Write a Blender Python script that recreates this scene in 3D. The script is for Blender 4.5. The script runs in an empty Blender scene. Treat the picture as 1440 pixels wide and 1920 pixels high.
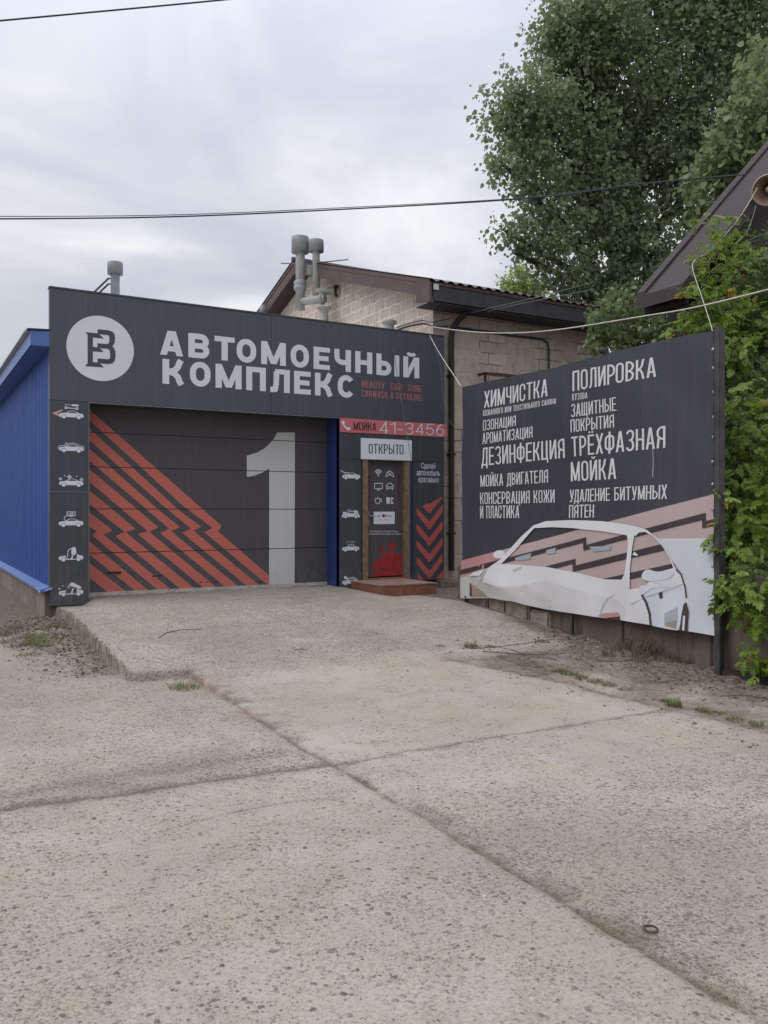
import bpy, bmesh, math, random
import numpy as np
from mathutils import Vector, Matrix
from mathutils.geometry import delaunay_2d_cdt

random.seed(7)
rng = np.random.default_rng(7)
SC = bpy.context.scene
COL = SC.collection

# ------------------------------------------------------------------ camera
CAM = Vector((-1.680, -12.034, 1.62))
FWD = Vector((0.49765, 0.86738, 0)); RGT = Vector((0.86738, -0.49765, 0))
FPX, CX, CY = 1560.0, 720.0, 957.0            # focal length and principal point, in photo pixels
cd = bpy.data.cameras.new('camera')
cam = bpy.data.objects.new('camera', cd); COL.objects.link(cam)
cam.location = CAM
cam.rotation_euler = (math.radians(90), 0, -math.atan2(FWD.x, FWD.y))
cd.sensor_fit = 'VERTICAL'; cd.sensor_height = 24.0
cd.lens = FPX / 1920 * 24.0
cd.shift_y = (CY - 960) / 1920
cd.clip_start = 0.05; cd.clip_end = 2000
SC.camera = cam

# ------------------------------------------------------------------ world, sun, exposure
SUN_EL, SUN_AZ = math.radians(48), math.radians(-72)      # azimuth measured from +Y towards +X
world = bpy.data.worlds.new('World'); SC.world = world
world.use_nodes = True
wn = world.node_tree.nodes; wl = world.node_tree.links
for nd in list(wn): wn.remove(nd)
def wnode(t, **k):
    nd = wn.new(t)
    for a, b in k.items(): setattr(nd, a, b)
    return nd
wout = wnode('ShaderNodeOutputWorld')
sky = wnode('ShaderNodeTexSky', sky_type='NISHITA', sun_disc=False, sun_elevation=SUN_EL, sun_rotation=SUN_AZ)
bg1 = wnode('ShaderNodeBackground'); bg1.inputs[1].default_value = 0.06
wl.new(sky.outputs[0], bg1.inputs[0])
tcw = wnode('ShaderNodeTexCoord')
sep = wnode('ShaderNodeSeparateXYZ'); wl.new(tcw.outputs['Generated'], sep.inputs[0])
def wmath(op, a, b=None, c=None):
    nd = wnode('ShaderNodeMath', operation=op)
    for i, v in enumerate((a, b, c)):
        if v is None: continue
        if isinstance(v, (int, float)): nd.inputs[i].default_value = v
        else: wl.new(v, nd.inputs[i])
    return nd.outputs[0]
zc = wmath('MAXIMUM', sep.outputs[2], 0.0)
den = wmath('ADD', zc, 0.22)
cx_ = wmath('DIVIDE', sep.outputs[0], den); cy_ = wmath('DIVIDE', sep.outputs[1], den)
cmb = wnode('ShaderNodeCombineXYZ'); wl.new(cx_, cmb.inputs[0]); wl.new(cy_, cmb.inputs[1])
n1 = wnode('ShaderNodeTexNoise'); n1.inputs['Scale'].default_value = 1.5; n1.inputs['Detail'].default_value = 6
n1.inputs['Roughness'].default_value = 0.50; n1.inputs['Distortion'].default_value = 0.7
wl.new(cmb.outputs[0], n1.inputs['Vector'])
cr = wnode('ShaderNodeValToRGB')
cr.color_ramp.elements[0].position = 0.38; cr.color_ramp.elements[0].color = (0.575, 0.610, 0.700, 1)
cr.color_ramp.elements[1].position = 0.62; cr.color_ramp.elements[1].color = (0.930, 0.930, 0.955, 1)
e = cr.color_ramp.elements.new(0.50); e.color = (0.700, 0.722, 0.795, 1)
wl.new(n1.outputs[0], cr.inputs[0])
lift = wmath('ADD', wmath('MULTIPLY', wmath('POWER', zc, 2.0), 1.75), 0.89)     # overcast sky: brighter overhead
bg2 = wnode('ShaderNodeBackground'); wl.new(cr.outputs[0], bg2.inputs[0]); wl.new(lift, bg2.inputs[1])
mixw = wnode('ShaderNodeMixShader'); mixw.inputs[0].default_value = 0.93
wl.new(bg1.outputs[0], mixw.inputs[1]); wl.new(bg2.outputs[0], mixw.inputs[2])
wl.new(mixw.outputs[0], wout.inputs[0])

sd = bpy.data.lights.new('sun', 'SUN'); sun = bpy.data.objects.new('sun', sd); COL.objects.link(sun)
sd.energy = 1.15; sd.angle = math.radians(40); sd.color = (1.0, 0.955, 0.90)
sdir = Vector((math.sin(SUN_AZ) * math.cos(SUN_EL), math.cos(SUN_AZ) * math.cos(SUN_EL), math.sin(SUN_EL)))
sun.rotation_euler = sdir.to_track_quat('Z', 'Y').to_euler()

SC.view_settings.view_transform = 'Standard'; SC.view_settings.look = 'None'
SC.view_settings.exposure = 0.0; SC.view_settings.gamma = 1.0; SC.view_settings.use_curve_mapping = False

# ------------------------------------------------------------------ rays: where a photo pixel meets a real plane
def ray(px, py): return FWD + RGT * ((px - CX) / FPX) + Vector((0, 0, -(py - CY) / FPX))
def at(px, py, s): return CAM + ray(px, py) * s
def fac(px, py, y=0.0):                                  # plane Y = y  -> (x, z)
    r = ray(px, py); s = (y - CAM.y) / r.y; p = CAM + r * s; return (p.x, p.z)
def side(px, py, x):                                     # plane X = x  -> (-y, z)
    r = ray(px, py); s = (x - CAM.x) / r.x; p = CAM + r * s; return (-p.y, p.z)

# ------------------------------------------------------------------ object helpers
def tag(o, label=None, cat=None, group=None, kind=None):
    if label: o['label'] = label
    if cat: o['category'] = cat
    if group: o['group'] = group
    if kind: o['kind'] = kind
    return o
def thing(name, label, cat, loc=(0, 0, 0), group=None):
    o = bpy.data.objects.new(name, None); COL.objects.link(o); o.location = loc
    o.empty_display_size = 0.2
    return tag(o, label, cat, group)
def link_mesh(name, me, parent=None):
    o = bpy.data.objects.new(name, me); COL.objects.link(o)
    if parent is not None:
        o.parent = parent
        o.matrix_parent_inverse = Matrix.Translation(-world_loc(parent))
    return o
def world_loc(o):
    p = Vector((0, 0, 0))
    while o is not None:
        p += o.location; p += o.matrix_parent_inverse.translation if o.parent else Vector((0, 0, 0)); o = o.parent
    return p

class MB:
    """collects boxes, tubes, prisms into ONE mesh"""
    def __init__(s): s.v = []; s.f = []; s.m = []; s.mats = []; s.sm = []
    def mi(s, mat):
        if mat not in s.mats: s.mats.append(mat)
        return s.mats.index(mat)
    def add(s, verts, faces, mat, smooth=False):
        b = len(s.v); s.v += [tuple(v) for v in verts]; k = s.mi(mat)
        for f in faces: s.f.append(tuple(b + i for i in f)); s.m.append(k); s.sm.append(smooth)
        return s
    def box(s, x0, x1, y0, y1, z0, z1, mat, bev=0.0):
        if bev <= 0:
            v = [(x0,y0,z0),(x1,y0,z0),(x1,y1,z0),(x0,y1,z0),(x0,y0,z1),(x1,y0,z1),(x1,y1,z1),(x0,y1,z1)]
            f = [(0,3,2,1),(4,5,6,7),(0,1,5,4),(1,2,6,5),(2,3,7,6),(3,0,4,7)]
            return s.add(v, f, mat)
        bm = bmesh.new(); bmesh.ops.create_cube(bm, size=1)
        for v in bm.verts:
            v.co = Vector((x0 + (v.co.x + .5) * (x1 - x0), y0 + (v.co.y + .5) * (y1 - y0), z0 + (v.co.z + .5) * (z1 - z0)))
        bmesh.ops.bevel(bm, geom=bm.edges[:], offset=bev, segments=2, affect='EDGES')
        bm.verts.index_update()
        s.add([v.co for v in bm.verts], [[v.index for v in f.verts] for f in bm.faces], mat); bm.free(); return s
    def prism(s, pts, off, mat):
        """pts: outline in 3D, off: extrusion vector"""
        n = len(pts); pts = [Vector(p) for p in pts]; off = Vector(off)
        v = pts + [p + off for p in pts]
        f = [tuple(range(n)), tuple(range(2 * n - 1, n - 1, -1))]
        f += [(i, n + i, n + (i + 1) % n, (i + 1) % n) for i in range(n)]
        return s.add(v, f, mat)
    def tube(s, path, r, mat, seg=12, caps=True, smooth=True):
        path = [Vector(p) for p in path]; n = len(path)
        rs = r if isinstance(r, (list, tuple)) else [r] * n
        up = None; rings = []
        for i, p in enumerate(path):
            d = (path[min(i + 1, n - 1)] - path[max(i - 1, 0)])
            d = d.normalized() if d.length > 1e-9 else Vector((0, 0, 1))
            if up is None: up = Vector((0, 0, 1)) if abs(d.z) < .9 else Vector((1, 0, 0))
            a = d.cross(up)
            if a.length < 1e-6: a = d.cross(Vector((0.3, 1, 0.2)))
            a.normalize(); b = a.cross(d).normalized(); up = b
            rings.append([p + (a * math.cos(2 * math.pi * k / seg) + b * math.sin(2 * math.pi * k / seg)) * rs[i] for k in range(seg)])
        v = [q for rg in rings for q in rg]; f = []
        for i in range(n - 1):
            for k in range(seg):
                f.append((i * seg + k, i * seg + (k + 1) % seg, (i + 1) * seg + (k + 1) % seg, (i + 1) * seg + k))
        s.add(v, f, mat, smooth)
        if caps:
            s.add(rings[0], [tuple(range(seg - 1, -1, -1))], mat); s.add(rings[-1], [tuple(range(seg))], mat)
        return s
    def lathe(s, prof, mat, base=(0,0,0), axis=(0,0,1), seg=24, smooth=True):
        """prof: (radius, height) list"""
        ax = Vector(axis).normalized(); a = ax.cross(Vector((0.31, 0.2, 0.9)) if abs(ax.z) < .95 else Vector((1, 0, 0))).normalized(); b = ax.cross(a)
        base = Vector(base); v = []; f = []
        for r, h in prof:
            for k in range(seg):
                t = 2 * math.pi * k / seg; v.append(base + ax * h + (a * math.cos(t) + b * math.sin(t)) * max(r, 1e-4))
        for i in range(len(prof) - 1):
            for k in range(seg):
                f.append((i * seg + k, i * seg + (k + 1) % seg, (i + 1) * seg + (k + 1) % seg, (i + 1) * seg + k))
        return s.add(v, f, mat, smooth)
    def build(s, name, parent=None, fix=True):
        me = bpy.data.meshes.new(name); me.from_pydata(s.v, [], s.f); me.update()
        for m in s.mats: me.materials.append(m)
        me.polygons.foreach_set('material_index', s.m); me.polygons.foreach_set('use_smooth', s.sm)
        if fix:
            bm = bmesh.new(); bm.from_mesh(me); bmesh.ops.recalc_face_normals(bm, faces=bm.faces[:]); bm.to_mesh(me); bm.free()
        return link_mesh(name, me, parent)

# ------------------------------------------------------------------ materials
class NT:
    def __init__(s, name):
        s.m = bpy.data.materials.new(name); s.m.use_nodes = True; s.t = s.m.node_tree
        s.b = s.t.nodes['Principled BSDF']; s.out = s.t.nodes['Material Output']
    def n(s, typ, **k):
        nd = s.t.nodes.new(typ)
        for a, b in k.items():
            if a in nd.inputs and not hasattr(nd, a): nd.inputs[a].default_value = b
            else: setattr(nd, a, b)
        return nd
    def l(s, a, b): s.t.links.new(a, b)
    def val(s, sock, v):
        if isinstance(v, (int, float)): sock.default_value = v
        elif isinstance(v, tuple): sock.default_value = v if len(v) == 4 or sock.type == 'VECTOR' else v + (1,)
        else: s.l(v, sock)
    def math(s, op, a, b=None, c=None, clamp=False):
        nd = s.n('ShaderNodeMath', operation=op, use_clamp=clamp)
        for i, v in enumerate((a, b, c)):
            if v is not None: s.val(nd.inputs[i], v)
        return nd.outputs[0]
    def mix(s, f, a, b, bt='MIX'):
        nd = s.n('ShaderNodeMix', data_type='RGBA', blend_type=bt)
        s.val(nd.inputs[0], f); s.val(nd.inputs[6], a); s.val(nd.inputs[7], b); return nd.outputs[2]
    def obj(s): return s.n('ShaderNodeTexCoord').outputs['Object']
    def geo(s): return s.n('ShaderNodeNewGeometry').outputs['Position']
    def noise(s, vec, scale, detail=4, rough=.55, dist=0.0, out=0):
        nd = s.n('ShaderNodeTexNoise'); nd.inputs['Scale'].default_value = scale; nd.inputs['Detail'].default_value = detail
        nd.inputs['Roughness'].default_value = rough; nd.inputs['Distortion'].default_value = dist
        s.l(vec, nd.inputs['Vector']); return nd.outputs[out]
    def voro(s, vec, scale, feature='F1'):
        nd = s.n('ShaderNodeTexVoronoi', feature=feature); nd.inputs['Scale'].default_value = scale; s.l(vec, nd.inputs['Vector']); return nd
    def ramp(s, f, stops):
        nd = s.n('ShaderNodeValToRGB'); cr = nd.color_ramp
        while len(cr.elements) < len(stops): cr.elements.new(0.5)
        for e, (p, c) in zip(cr.elements, stops):
            e.position = p; e.color = (c + (1,)) if isinstance(c, tuple) else (c, c, c, 1)
        s.l(f, nd.inputs[0]); return nd.outputs[0]
    def smooth(s, f, a, b):
        nd = s.n('ShaderNodeMapRange', interpolation_type='SMOOTHSTEP'); s.val(nd.inputs[0], f)
        nd.inputs[1].default_value = a; nd.inputs[2].default_value = b; return nd.outputs[0]
    def bump(s, h, strength=.5, dist=.01, prev=None):
        nd = s.n('ShaderNodeBump'); nd.inputs['Strength'].default_value = strength; nd.inputs['Distance'].default_value = dist
        s.l(h, nd.inputs['Height'])
        if prev is not None: s.l(prev, nd.inputs['Normal'])
        s.l(nd.outputs[0], s.b.inputs['Normal']); return nd.outputs[0]
    def attr(s, name): return s.n('ShaderNodeAttribute', attribute_name=name).outputs['Fac']
    def vmul(s, vec, k):
        nd = s.n('ShaderNodeVectorMath', operation='MULTIPLY'); s.l(vec, nd.inputs[0]); nd.inputs[1].default_value = k; return nd.outputs[0]
    def col(s, c): s.val(s.b.inputs['Base Color'], c)
    def rough(s, r): s.val(s.b.inputs['Roughness'], r)
    def spec(s, v): s.b.inputs['Specular IOR Level'].default_value = v

def film(name, c, rough=.45, spec=.4, dust=.12, bump=.0, var=.12, splash=.20):
    """printed film or paint: colour with faint dust, streaks of rain and uneven gloss"""
    t = NT(name); p = t.geo()
    n = t.noise(p, 2.3, 5, .6); st = t.noise(t.vmul(p, (9, 9, .5)), 1.6, 4, .6); fine = t.noise(p, 60, 3, .6)
    base = t.mix(t.math('MULTIPLY', t.smooth(n, .35, .75), var), c, tuple(x * .72 for x in c))
    d = t.math('MULTIPLY', t.math('MULTIPLY', t.smooth(st, .45, .8), t.smooth(fine, .3, .7)), dust)
    sz = t.n('ShaderNodeSeparateXYZ'); t.l(p, sz.inputs[0]); sp2 = t.noise(t.vmul(p, (14, 14, 5)), 1.2, 5, .7)
    spl = t.math('MULTIPLY', t.math('MULTIPLY', t.smooth(sz.outputs[2], 1.15, .35), t.smooth(sp2, .42, .68)), splash)
    d = t.math('ADD', d, spl, clamp=True)
    t.col(t.mix(d, base, (.30, .285, .27))); t.spec(spec)
    t.rough(t.math('ADD', t.math('MULTIPLY', n, .25), rough - .12))
    if bump: t.bump(n, bump, .02)
    return t.m
def plain(name, c, rough=.6, metal=0.0, var=.25, scale=6, bump=.1, spec=.3):
    t = NT(name); p = t.geo(); n = t.noise(p, scale, 6, .62)
    t.col(t.mix(t.smooth(n, .3, .72), tuple(x * (1 - var) for x in c), tuple(min(1, x * (1 + var * .6)) for x in c)))
    t.rough(t.math('ADD', t.math('MULTIPLY', n, .3), rough - .15)); t.b.inputs['Metallic'].default_value = metal; t.spec(spec)
    if bump: t.bump(n, bump, .01)
    return t.m

M = {}
M['clad'] = film('black_composite_cladding', (.064, .069, .086), .40, .45, .20, .10)
M['clad_low'] = film('black_composite_pillar', (.052, .056, .065), .42, .40, .20)
M['vblack'] = film('black_vinyl', (.078, .072, .079), .5, .3, .12)
M['white'] = film('white_vinyl', (.66, .68, .73), .5, .3, .10)
M['white2'] = film('white_vinyl_warm', (.56, .555, .55), .5, .3, .18)
M['ink'] = film('black_ink', (.018, .017, .020), .5, .3, .05)
M['orange'] = film('red_orange_vinyl', (.53, .140, .105), .5, .3, .22)
M['red'] = film('red_vinyl', (.33, .026, .030), .5, .3, .06, splash=.05)
M['darkred'] = film('dark_red_ink', (.17, .012, .018), .5, .3, .04)
M['crimson'] = film('dull_crimson_ink', (.13, .020, .050), .5, .3, .04)
M['coral'] = film('coral_red_vinyl', (.44, .10, .092), .5, .3, .15)
M['pink'] = film('pink_vinyl', (.53, .155, .165), .5, .3, .12)
M['dullpink'] = film('dull_pink_letters', (.40, .145, .155), .5, .3, .1)
M['pale'] = film('pale_pink_vinyl', (.55, .33, .33), .5, .3, .15)
M['blue'] = film('blue_painted_metal', (.018, .068, .275), .50, .20, .03)
M['bluepost'] = film('blue_powder_coat', (.022, .050, .20), .42, .45, .08)
M['bluelight'] = film('blue_flashing', (.075, .150, .39), .42, .4, .15)
M['bluedark'] = film('dark_blue_trim', (.022, .030, .085), .45, .4, .10)
M['wood'] = plain('tan_wood_frame', (.205, .145, .10), .6, 0, .3, 14, .2)
M['edge'] = plain('worn_edge_trim', (.21, .22, .24), .5, .3, .3, 20, .1)
M['alu'] = plain('grey_aluminium', (.36, .36, .35), .45, .6, .25, 10, .1)
M['sill'] = plain('worn_light_sill', (.50, .47, .43), .5, .2, .3, 8, .1)
M['alu_roof'] = plain('galvanised_sheet', (.58, .58, .57), .6, 0, .15, 3, .1)
M['rubber'] = plain('black_rubber', (.02, .02, .02), .8, 0, .2, 10, .1)
M['steel'] = plain('scratched_steel', (.28, .25, .22), .4, .8, .3, 12, .1)
M['grey_pipe'] = plain('grey_painted_pipe', (.275, .285, .30), .55, .1, .18, 5, .1)
M['grey_pipe2'] = plain('weathered_grey_pipe', (.33, .332, .315), .65, 0, .22, 5, .15)
M['brown_metal'] = plain('brown_painted_metal', (.095, .062, .060), .5, .1, .22, 3, .08)
M['house_roof'] = plain('dark_brown_roof_sheet', (.052, .040, .042), .6, .1, .22, 3, .08)
M['brown_dark'] = plain('dark_brown_metal', (.040, .030, .031), .55, .1, .25, 3, .08)
M['soffit'] = plain('dark_soffit_board', (.055, .053, .058), .7, 0, .25, 4, .1)
M['post'] = plain('dark_grey_steel_post', (.062, .060, .062), .5, .2, .35, 6, .15)
M['rust'] = plain('rusty_steel', (.10, .062, .045), .8, .2, .4, 12, .3)
M['cable_dark'] = plain('dark_cable', (.045, .046, .060), .6, 0, .2, 10, 0)
M['cable_grey'] = plain('grey_cable', (.16, .16, .165), .6, 0, .2, 10, 0)
M['cable_white'] = plain('white_cable', (.52, .50, .45), .6, 0, .2, 10, 0)
M['horn'] = plain('cream_enamel', (.55, .40, .29), .45, 0, .2, 8, .05, .4)
M['horn_in'] = plain('brownish_enamel', (.30, .20, .155), .5, 0, .25, 8, .05, .4)
M['log'] = plain('brown_log', (.085, .042, .026), .7, 0, .35, 7, .3)
M['dark_wood'] = plain('dark_brown_boards', (.035, .026, .024), .75, 0, .35, 5, .3)
M['stone_pale'] = plain('pale_limestone_block', (.27, .235, .19), .9, 0, .35, 9, .7)
M['twig'] = plain('dry_twig', (.13, .10, .08), .85, 0, .3, 30, .2)
M['bark'] = plain('grey_bark', (.10, .085, .068), .9, 0, .4, 12, .8)

def mat_tile():
    t = NT('brown_red_tile'); p = t.geo(); n = t.noise(p, 7, 5, .6); f = t.noise(p, 90, 3, .6)
    c = t.mix(t.smooth(n, .3, .7), (.20, .078, .050), (.26, .108, .074))
    br = t.n('ShaderNodeTexBrick'); br.offset = 0
    sw = t.n('ShaderNodeSeparateXYZ'); t.l(p, sw.inputs[0])
    cb = t.n('ShaderNodeCombineXYZ'); t.l(t.math('ADD', sw.outputs[0], t.math('MULTIPLY', sw.outputs[1], 1.0)), cb.inputs[0]); t.l(t.math('ADD', sw.outputs[2], -.273), cb.inputs[1])
    t.l(cb.outputs[0], br.inputs['Vector']); br.inputs['Scale'].default_value = 1; br.inputs['Brick Width'].default_value = .31; br.inputs['Row Height'].default_value = .30
    br.inputs['Mortar Size'].default_value = .004
    t.col(t.mix(t.math('MULTIPLY', br.outputs['Fac'], .55), c, (.09, .05, .04))); t.rough(.55); t.spec(.35); t.bump(f, .15, .004); return t.m
M['tile'] = mat_tile()
def mat_tile_top():
    t = NT('pale_tile_top'); p = t.geo(); n = t.noise(p, 5, 5, .6)
    t.col(t.mix(t.smooth(n, .35, .65), (.235, .13, .095), (.29, .215, .175))); t.rough(.7); t.bump(n, .15, .01); return t.m
M['tile_top'] = mat_tile_top()  # tread is paler and greyer than the riser

def mat_blocks(name, swap, rough_wall):
    """limestone / cinder blocks 0.40 x 0.20 with smeared mortar"""
    t = NT(name); p = t.geo(); s = t.n('ShaderNodeSeparateXYZ'); t.l(p, s.inputs[0])
    warp = t.noise(p, 3.5, 3, .6, out=1); ws = t.n('ShaderNodeSeparateXYZ'); t.l(warp, ws.inputs[0])
    wa = .06 if rough_wall else .025
    hx = t.math('ADD', s.outputs[1] if swap else s.outputs[0], t.math('MULTIPLY', t.math('SUBTRACT', ws.outputs[0], .5), wa))
    hz = t.math('ADD', s.outputs[2], t.math('MULTIPLY', t.math('SUBTRACT', ws.outputs[1], .5), wa))
    cb = t.n('ShaderNodeCombineXYZ'); t.l(hx, cb.inputs[0]); t.l(hz, cb.inputs[1])
    br = t.n('ShaderNodeTexBrick'); t.l(cb.outputs[0], br.inputs['Vector'])
    br.inputs['Scale'].default_value = 1; br.inputs['Brick Width'].default_value = .40; br.inputs['Row Height'].default_value = .205
    br.inputs['Mortar Size'].default_value = .020 if rough_wall else .011; br.inputs['Mortar Smooth'].default_value = .35
    br.inputs['Color1'].default_value = (.0, .0, .0, 1); br.inputs['Color2'].default_value = (1, 1, 1, 1); br.inputs['Bias'].default_value = 0
    big = t.noise(p, 1.1, 4, .6); med = t.noise(p, 9, 6, .65); fine = t.noise(p, 55, 4, .7)
    pit = t.voro(p, 38).outputs['Distance']
    if rough_wall:
        c = t.mix(br.outputs['Color'], (.49, .42, .36), (.61, .535, .46))
        c = t.mix(t.math('MULTIPLY', t.smooth(med, .38, .66), .6), c, (.42, .355, .305))
        mort = (.72, .66, .58)
    else:
        c = t.mix(br.outputs['Color'], (.49, .42, .355), (.61, .53, .45))
        c = t.mix(t.math('MULTIPLY', t.smooth(med, .40, .66), .55), c, (.40, .335, .28))
        mort = (.58, .505, .43)
    c = t.mix(t.math('MULTIPLY', t.smooth(fine, .45, .75), .35), c, (.30, .25, .21))
    c = t.mix(t.math('MULTIPLY', br.outputs['Fac'], t.smooth(med, .30, .55)), c, mort)
    if not rough_wall:   # thin dark raked joints between some blocks
        c = t.mix(t.math('MULTIPLY', t.math('MULTIPLY', br.outputs['Fac'], t.smooth(big, .46, .54)), .75), c, (.085, .07, .06))
    c = t.mix(t.math('MULTIPLY', t.smooth(big, .5, .8), .4), c, (.34, .29, .25))
    stq = t.noise(t.vmul(p, (7, 7, 1.1)), 1.4, 5, .68)
    c = t.mix(t.math('MULTIPLY', t.smooth(stq, .50, .72), .45), c, (.24, .20, .17))
    c = t.mix(t.math('MULTIPLY', t.math('MULTIPLY', t.smooth(pit, .28, .12), t.smooth(med, .42, .6)), .6), c, (.17, .14, .12))
    t.col(c); t.rough(.92); t.spec(.15)
    h = t.math('ADD', t.math('MULTIPLY', br.outputs['Fac'], .9 if rough_wall else -.8), t.math('ADD', t.math('MULTIPLY', med, 1.3 if rough_wall else .7), t.math('MULTIPLY', fine, .18)))
    h = t.math('ADD', h, t.math('MULTIPLY', t.smooth(pit, .05, .3), .35))
    t.bump(h, .60 if rough_wall else .5, .022 if rough_wall else .014); return t.m
M['blocks'] = mat_blocks('block_masonry', False, False)
M['blocks_gable'] = mat_blocks('rough_block_masonry', True, True)

def mat_concrete(name, c0, c1, streak=True):
    t = NT(name); p = t.geo(); n = t.noise(p, 2.2, 6, .62); f = t.noise(p, 35, 5, .65)
    st = t.noise(t.vmul(p, (7, 7, .7)), 1.5, 5, .65)
    c = t.mix(t.smooth(n, .3, .7), c0, c1)
    if streak: c = t.mix(t.math('MULTIPLY', t.smooth(st, .48, .72), .6), c, tuple(x * .42 for x in c0))
    c = t.mix(t.math('MULTIPLY', t.smooth(f, .5, .75), .4), c, tuple(x * .55 for x in c0))
    t.col(c); t.rough(.92); t.spec(.15); t.bump(t.math('ADD', n, t.math('MULTIPLY', f, .6)), .7, .02); return t.m
M['conc'] = mat_concrete('stained_concrete', (.165, .140, .115), (.25, .22, .19))
M['conc_dark'] = mat_concrete('dark_old_concrete', (.115, .092, .080), (.165, .138, .122))

def mat_ground():
    t = NT('exposed_aggregate_concrete'); p = t.obj()
    rough = t.attr('rough'); joint = t.attr('joint'); dirt = t.attr('dirt'); red = t.attr('red'); moss = t.attr('moss')
    big = t.noise(p, .55, 5, .6); mid = t.noise(p, 3.2, 5, .62, .4); patch = t.noise(p, 1.3, 4, .55, .8); fine = t.noise(p, 70, 4, .7); grit = t.noise(p, 260, 2, .6)
    paste = t.mix(t.smooth(big, .3, .7), (.352, .310, .262), (.428, .386, .335))
    paste = t.mix(t.math('MULTIPLY', t.smooth(mid, .42, .72), .55), paste, (.320, .277, .225))
    paste = t.mix(t.math('MULTIPLY', t.smooth(patch, .50, .75), .45), paste, (.385, .318, .215))        # yellowish, old lime and moss
    paste = t.mix(t.math('MULTIPLY', t.smooth(fine, .46, .72), .40), paste, (.225, .198, .172))
    paste = t.mix(t.math('MULTIPLY', t.smooth(grit, .5, .72), .30), paste, (.20, .175, .15))
    paste = t.mix(t.math('MULTIPLY', t.smooth(grit, .48, .25), .25), paste, (.52, .48, .44))
    cov = t.math('ADD', t.math('ADD', t.math('MULTIPLY', rough, .62), t.math('MULTIPLY', t.math('SUBTRACT', mid, .5), 1.5)), t.math('MULTIPLY', joint, .55))
    h = None; c = paste
    wv = t.n('ShaderNodeVectorMath', operation='ADD'); t.l(p, wv.inputs[0])
    ww = t.n('ShaderNodeVectorMath', operation='SCALE'); t.l(t.noise(p, 40, 2, .5, out=1), ww.inputs[0]); ww.inputs['Scale'].default_value = .022; t.l(ww.outputs[0], wv.inputs[1])
    for sc_, th, dark in ((30, .36, .9), (58, .36, .8), (115, .34, .6)):
        v = t.voro(wv.outputs[0], sc_); sp = t.n('ShaderNodeSeparateColor'); t.l(v.outputs['Color'], sp.inputs[0])
        on = t.smooth(t.math('SUBTRACT', cov, sp.outputs[0]), -.10, .02)
        peb = t.math('MULTIPLY', t.smooth(v.outputs['Distance'], th + .06, th - .10), on)
        pc = t.ramp(sp.outputs[1], [(.0, (.10, .085, .072)), (.4, (.215, .190, .165)), (.75, (.31, .28, .25)), (1.0, (.50, .46, .42))])
        c = t.mix(t.math('MULTIPLY', peb, dark), c, pc)
        hh = t.math('MULTIPLY', t.math('MULTIPLY', t.smooth(v.outputs['Distance'], th + .1, 0), on), 1.3 / math.sqrt(sc_ / 30))
        h = hh if h is None else t.math('ADD', h, hh)
    g1 = t.noise(p, 26, 2, .5); g2 = t.noise(p, 64, 3, .6)
    gk = t.math('MULTIPLY', t.math('ADD', .30, t.math('MULTIPLY', rough, .80)), t.math('ADD', .25, t.math('MULTIPLY', t.smooth(t.noise(p, 1.9, 4, .6, .6), .34, .62), 1.0)))
    c = t.mix(t.math('MULTIPLY', t.smooth(g1, .53, .66), t.math('MULTIPLY', gk, .46)), c, (.165, .140, .118))
    c = t.mix(t.math('MULTIPLY', t.smooth(g2, .54, .64), t.math('MULTIPLY', gk, .70)), c, (.125, .108, .092))
    c = t.mix(t.math('MULTIPLY', t.smooth(g2, .46, .36), t.math('MULTIPLY', gk, .45)), c, (.50, .45, .40))
    hole = t.voro(wv.outputs[0], 21); hs = t.n('ShaderNodeSeparateColor'); t.l(hole.outputs['Color'], hs.inputs[0])
    pit = t.math('MULTIPLY', t.math('MULTIPLY', t.smooth(t.math('ADD', hole.outputs['Distance'], t.math('MULTIPLY', hs.outputs[0], .16)), .30, .14), t.smooth(hs.outputs[2], .80, .84)), t.smooth(mid, .40, .58))
    c = t.mix(t.math('MULTIPLY', pit, .52), c, (.125, .108, .092))
    pit2n = t.voro(wv.outputs[0], 9.5); h2 = t.n('ShaderNodeSeparateColor'); t.l(pit2n.outputs['Color'], h2.inputs[0])
    pit2 = t.math('MULTIPLY', t.smooth(t.math('ADD', pit2n.outputs['Distance'], t.math('ADD', t.math('MULTIPLY', fine, .30), t.math('MULTIPLY', h2.outputs[0], .10))), .34, .22), t.smooth(h2.outputs[1], .86, .90))
    c = t.mix(t.math('MULTIPLY', pit2, .55), c, (.15, .132, .11))
    c = t.mix(t.math('MULTIPLY', rough, t.math('MULTIPLY', t.smooth(big, .62, .35), .35)), c, (.20, .175, .155))
    # joints: dark, gritty
    jn = t.math('MULTIPLY', joint, t.smooth(t.math('ADD', fine, t.math('MULTIPLY', joint, .28)), .44, .62))
    c = t.mix(t.math('MULTIPLY', jn, .80), c, (.140, .112, .088))
    c = t.mix(t.math('MULTIPLY', red, t.math('MULTIPLY', t.smooth(mid, .40, .62), .5)), c, (.36, .235, .19))
    # earth
    dn = t.noise(p, 14, 5, .7)
    earth = t.ramp(dn, [(.30, (.060, .045, .036)), (.5, (.150, .118, .094)), (.66, (.235, .195, .16)), (.78, (.36, .31, .265))])
    c = t.mix(t.math('MULTIPLY', dirt, .88), c, earth)
    c = t.mix(t.math('MULTIPLY', moss, t.smooth(mid, .45, .6)), c, (.115, .11, .05))
    t.col(c); t.rough(.93); t.spec(.18)
    h = t.math('ADD', h, t.math('ADD', t.math('MULTIPLY', fine, .8), t.math('MULTIPLY', grit, .35)))
    h = t.math('SUBTRACT', h, t.math('ADD', t.math('MULTIPLY', pit, 1.6), t.math('MULTIPLY', pit2, 1.1)))
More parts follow.
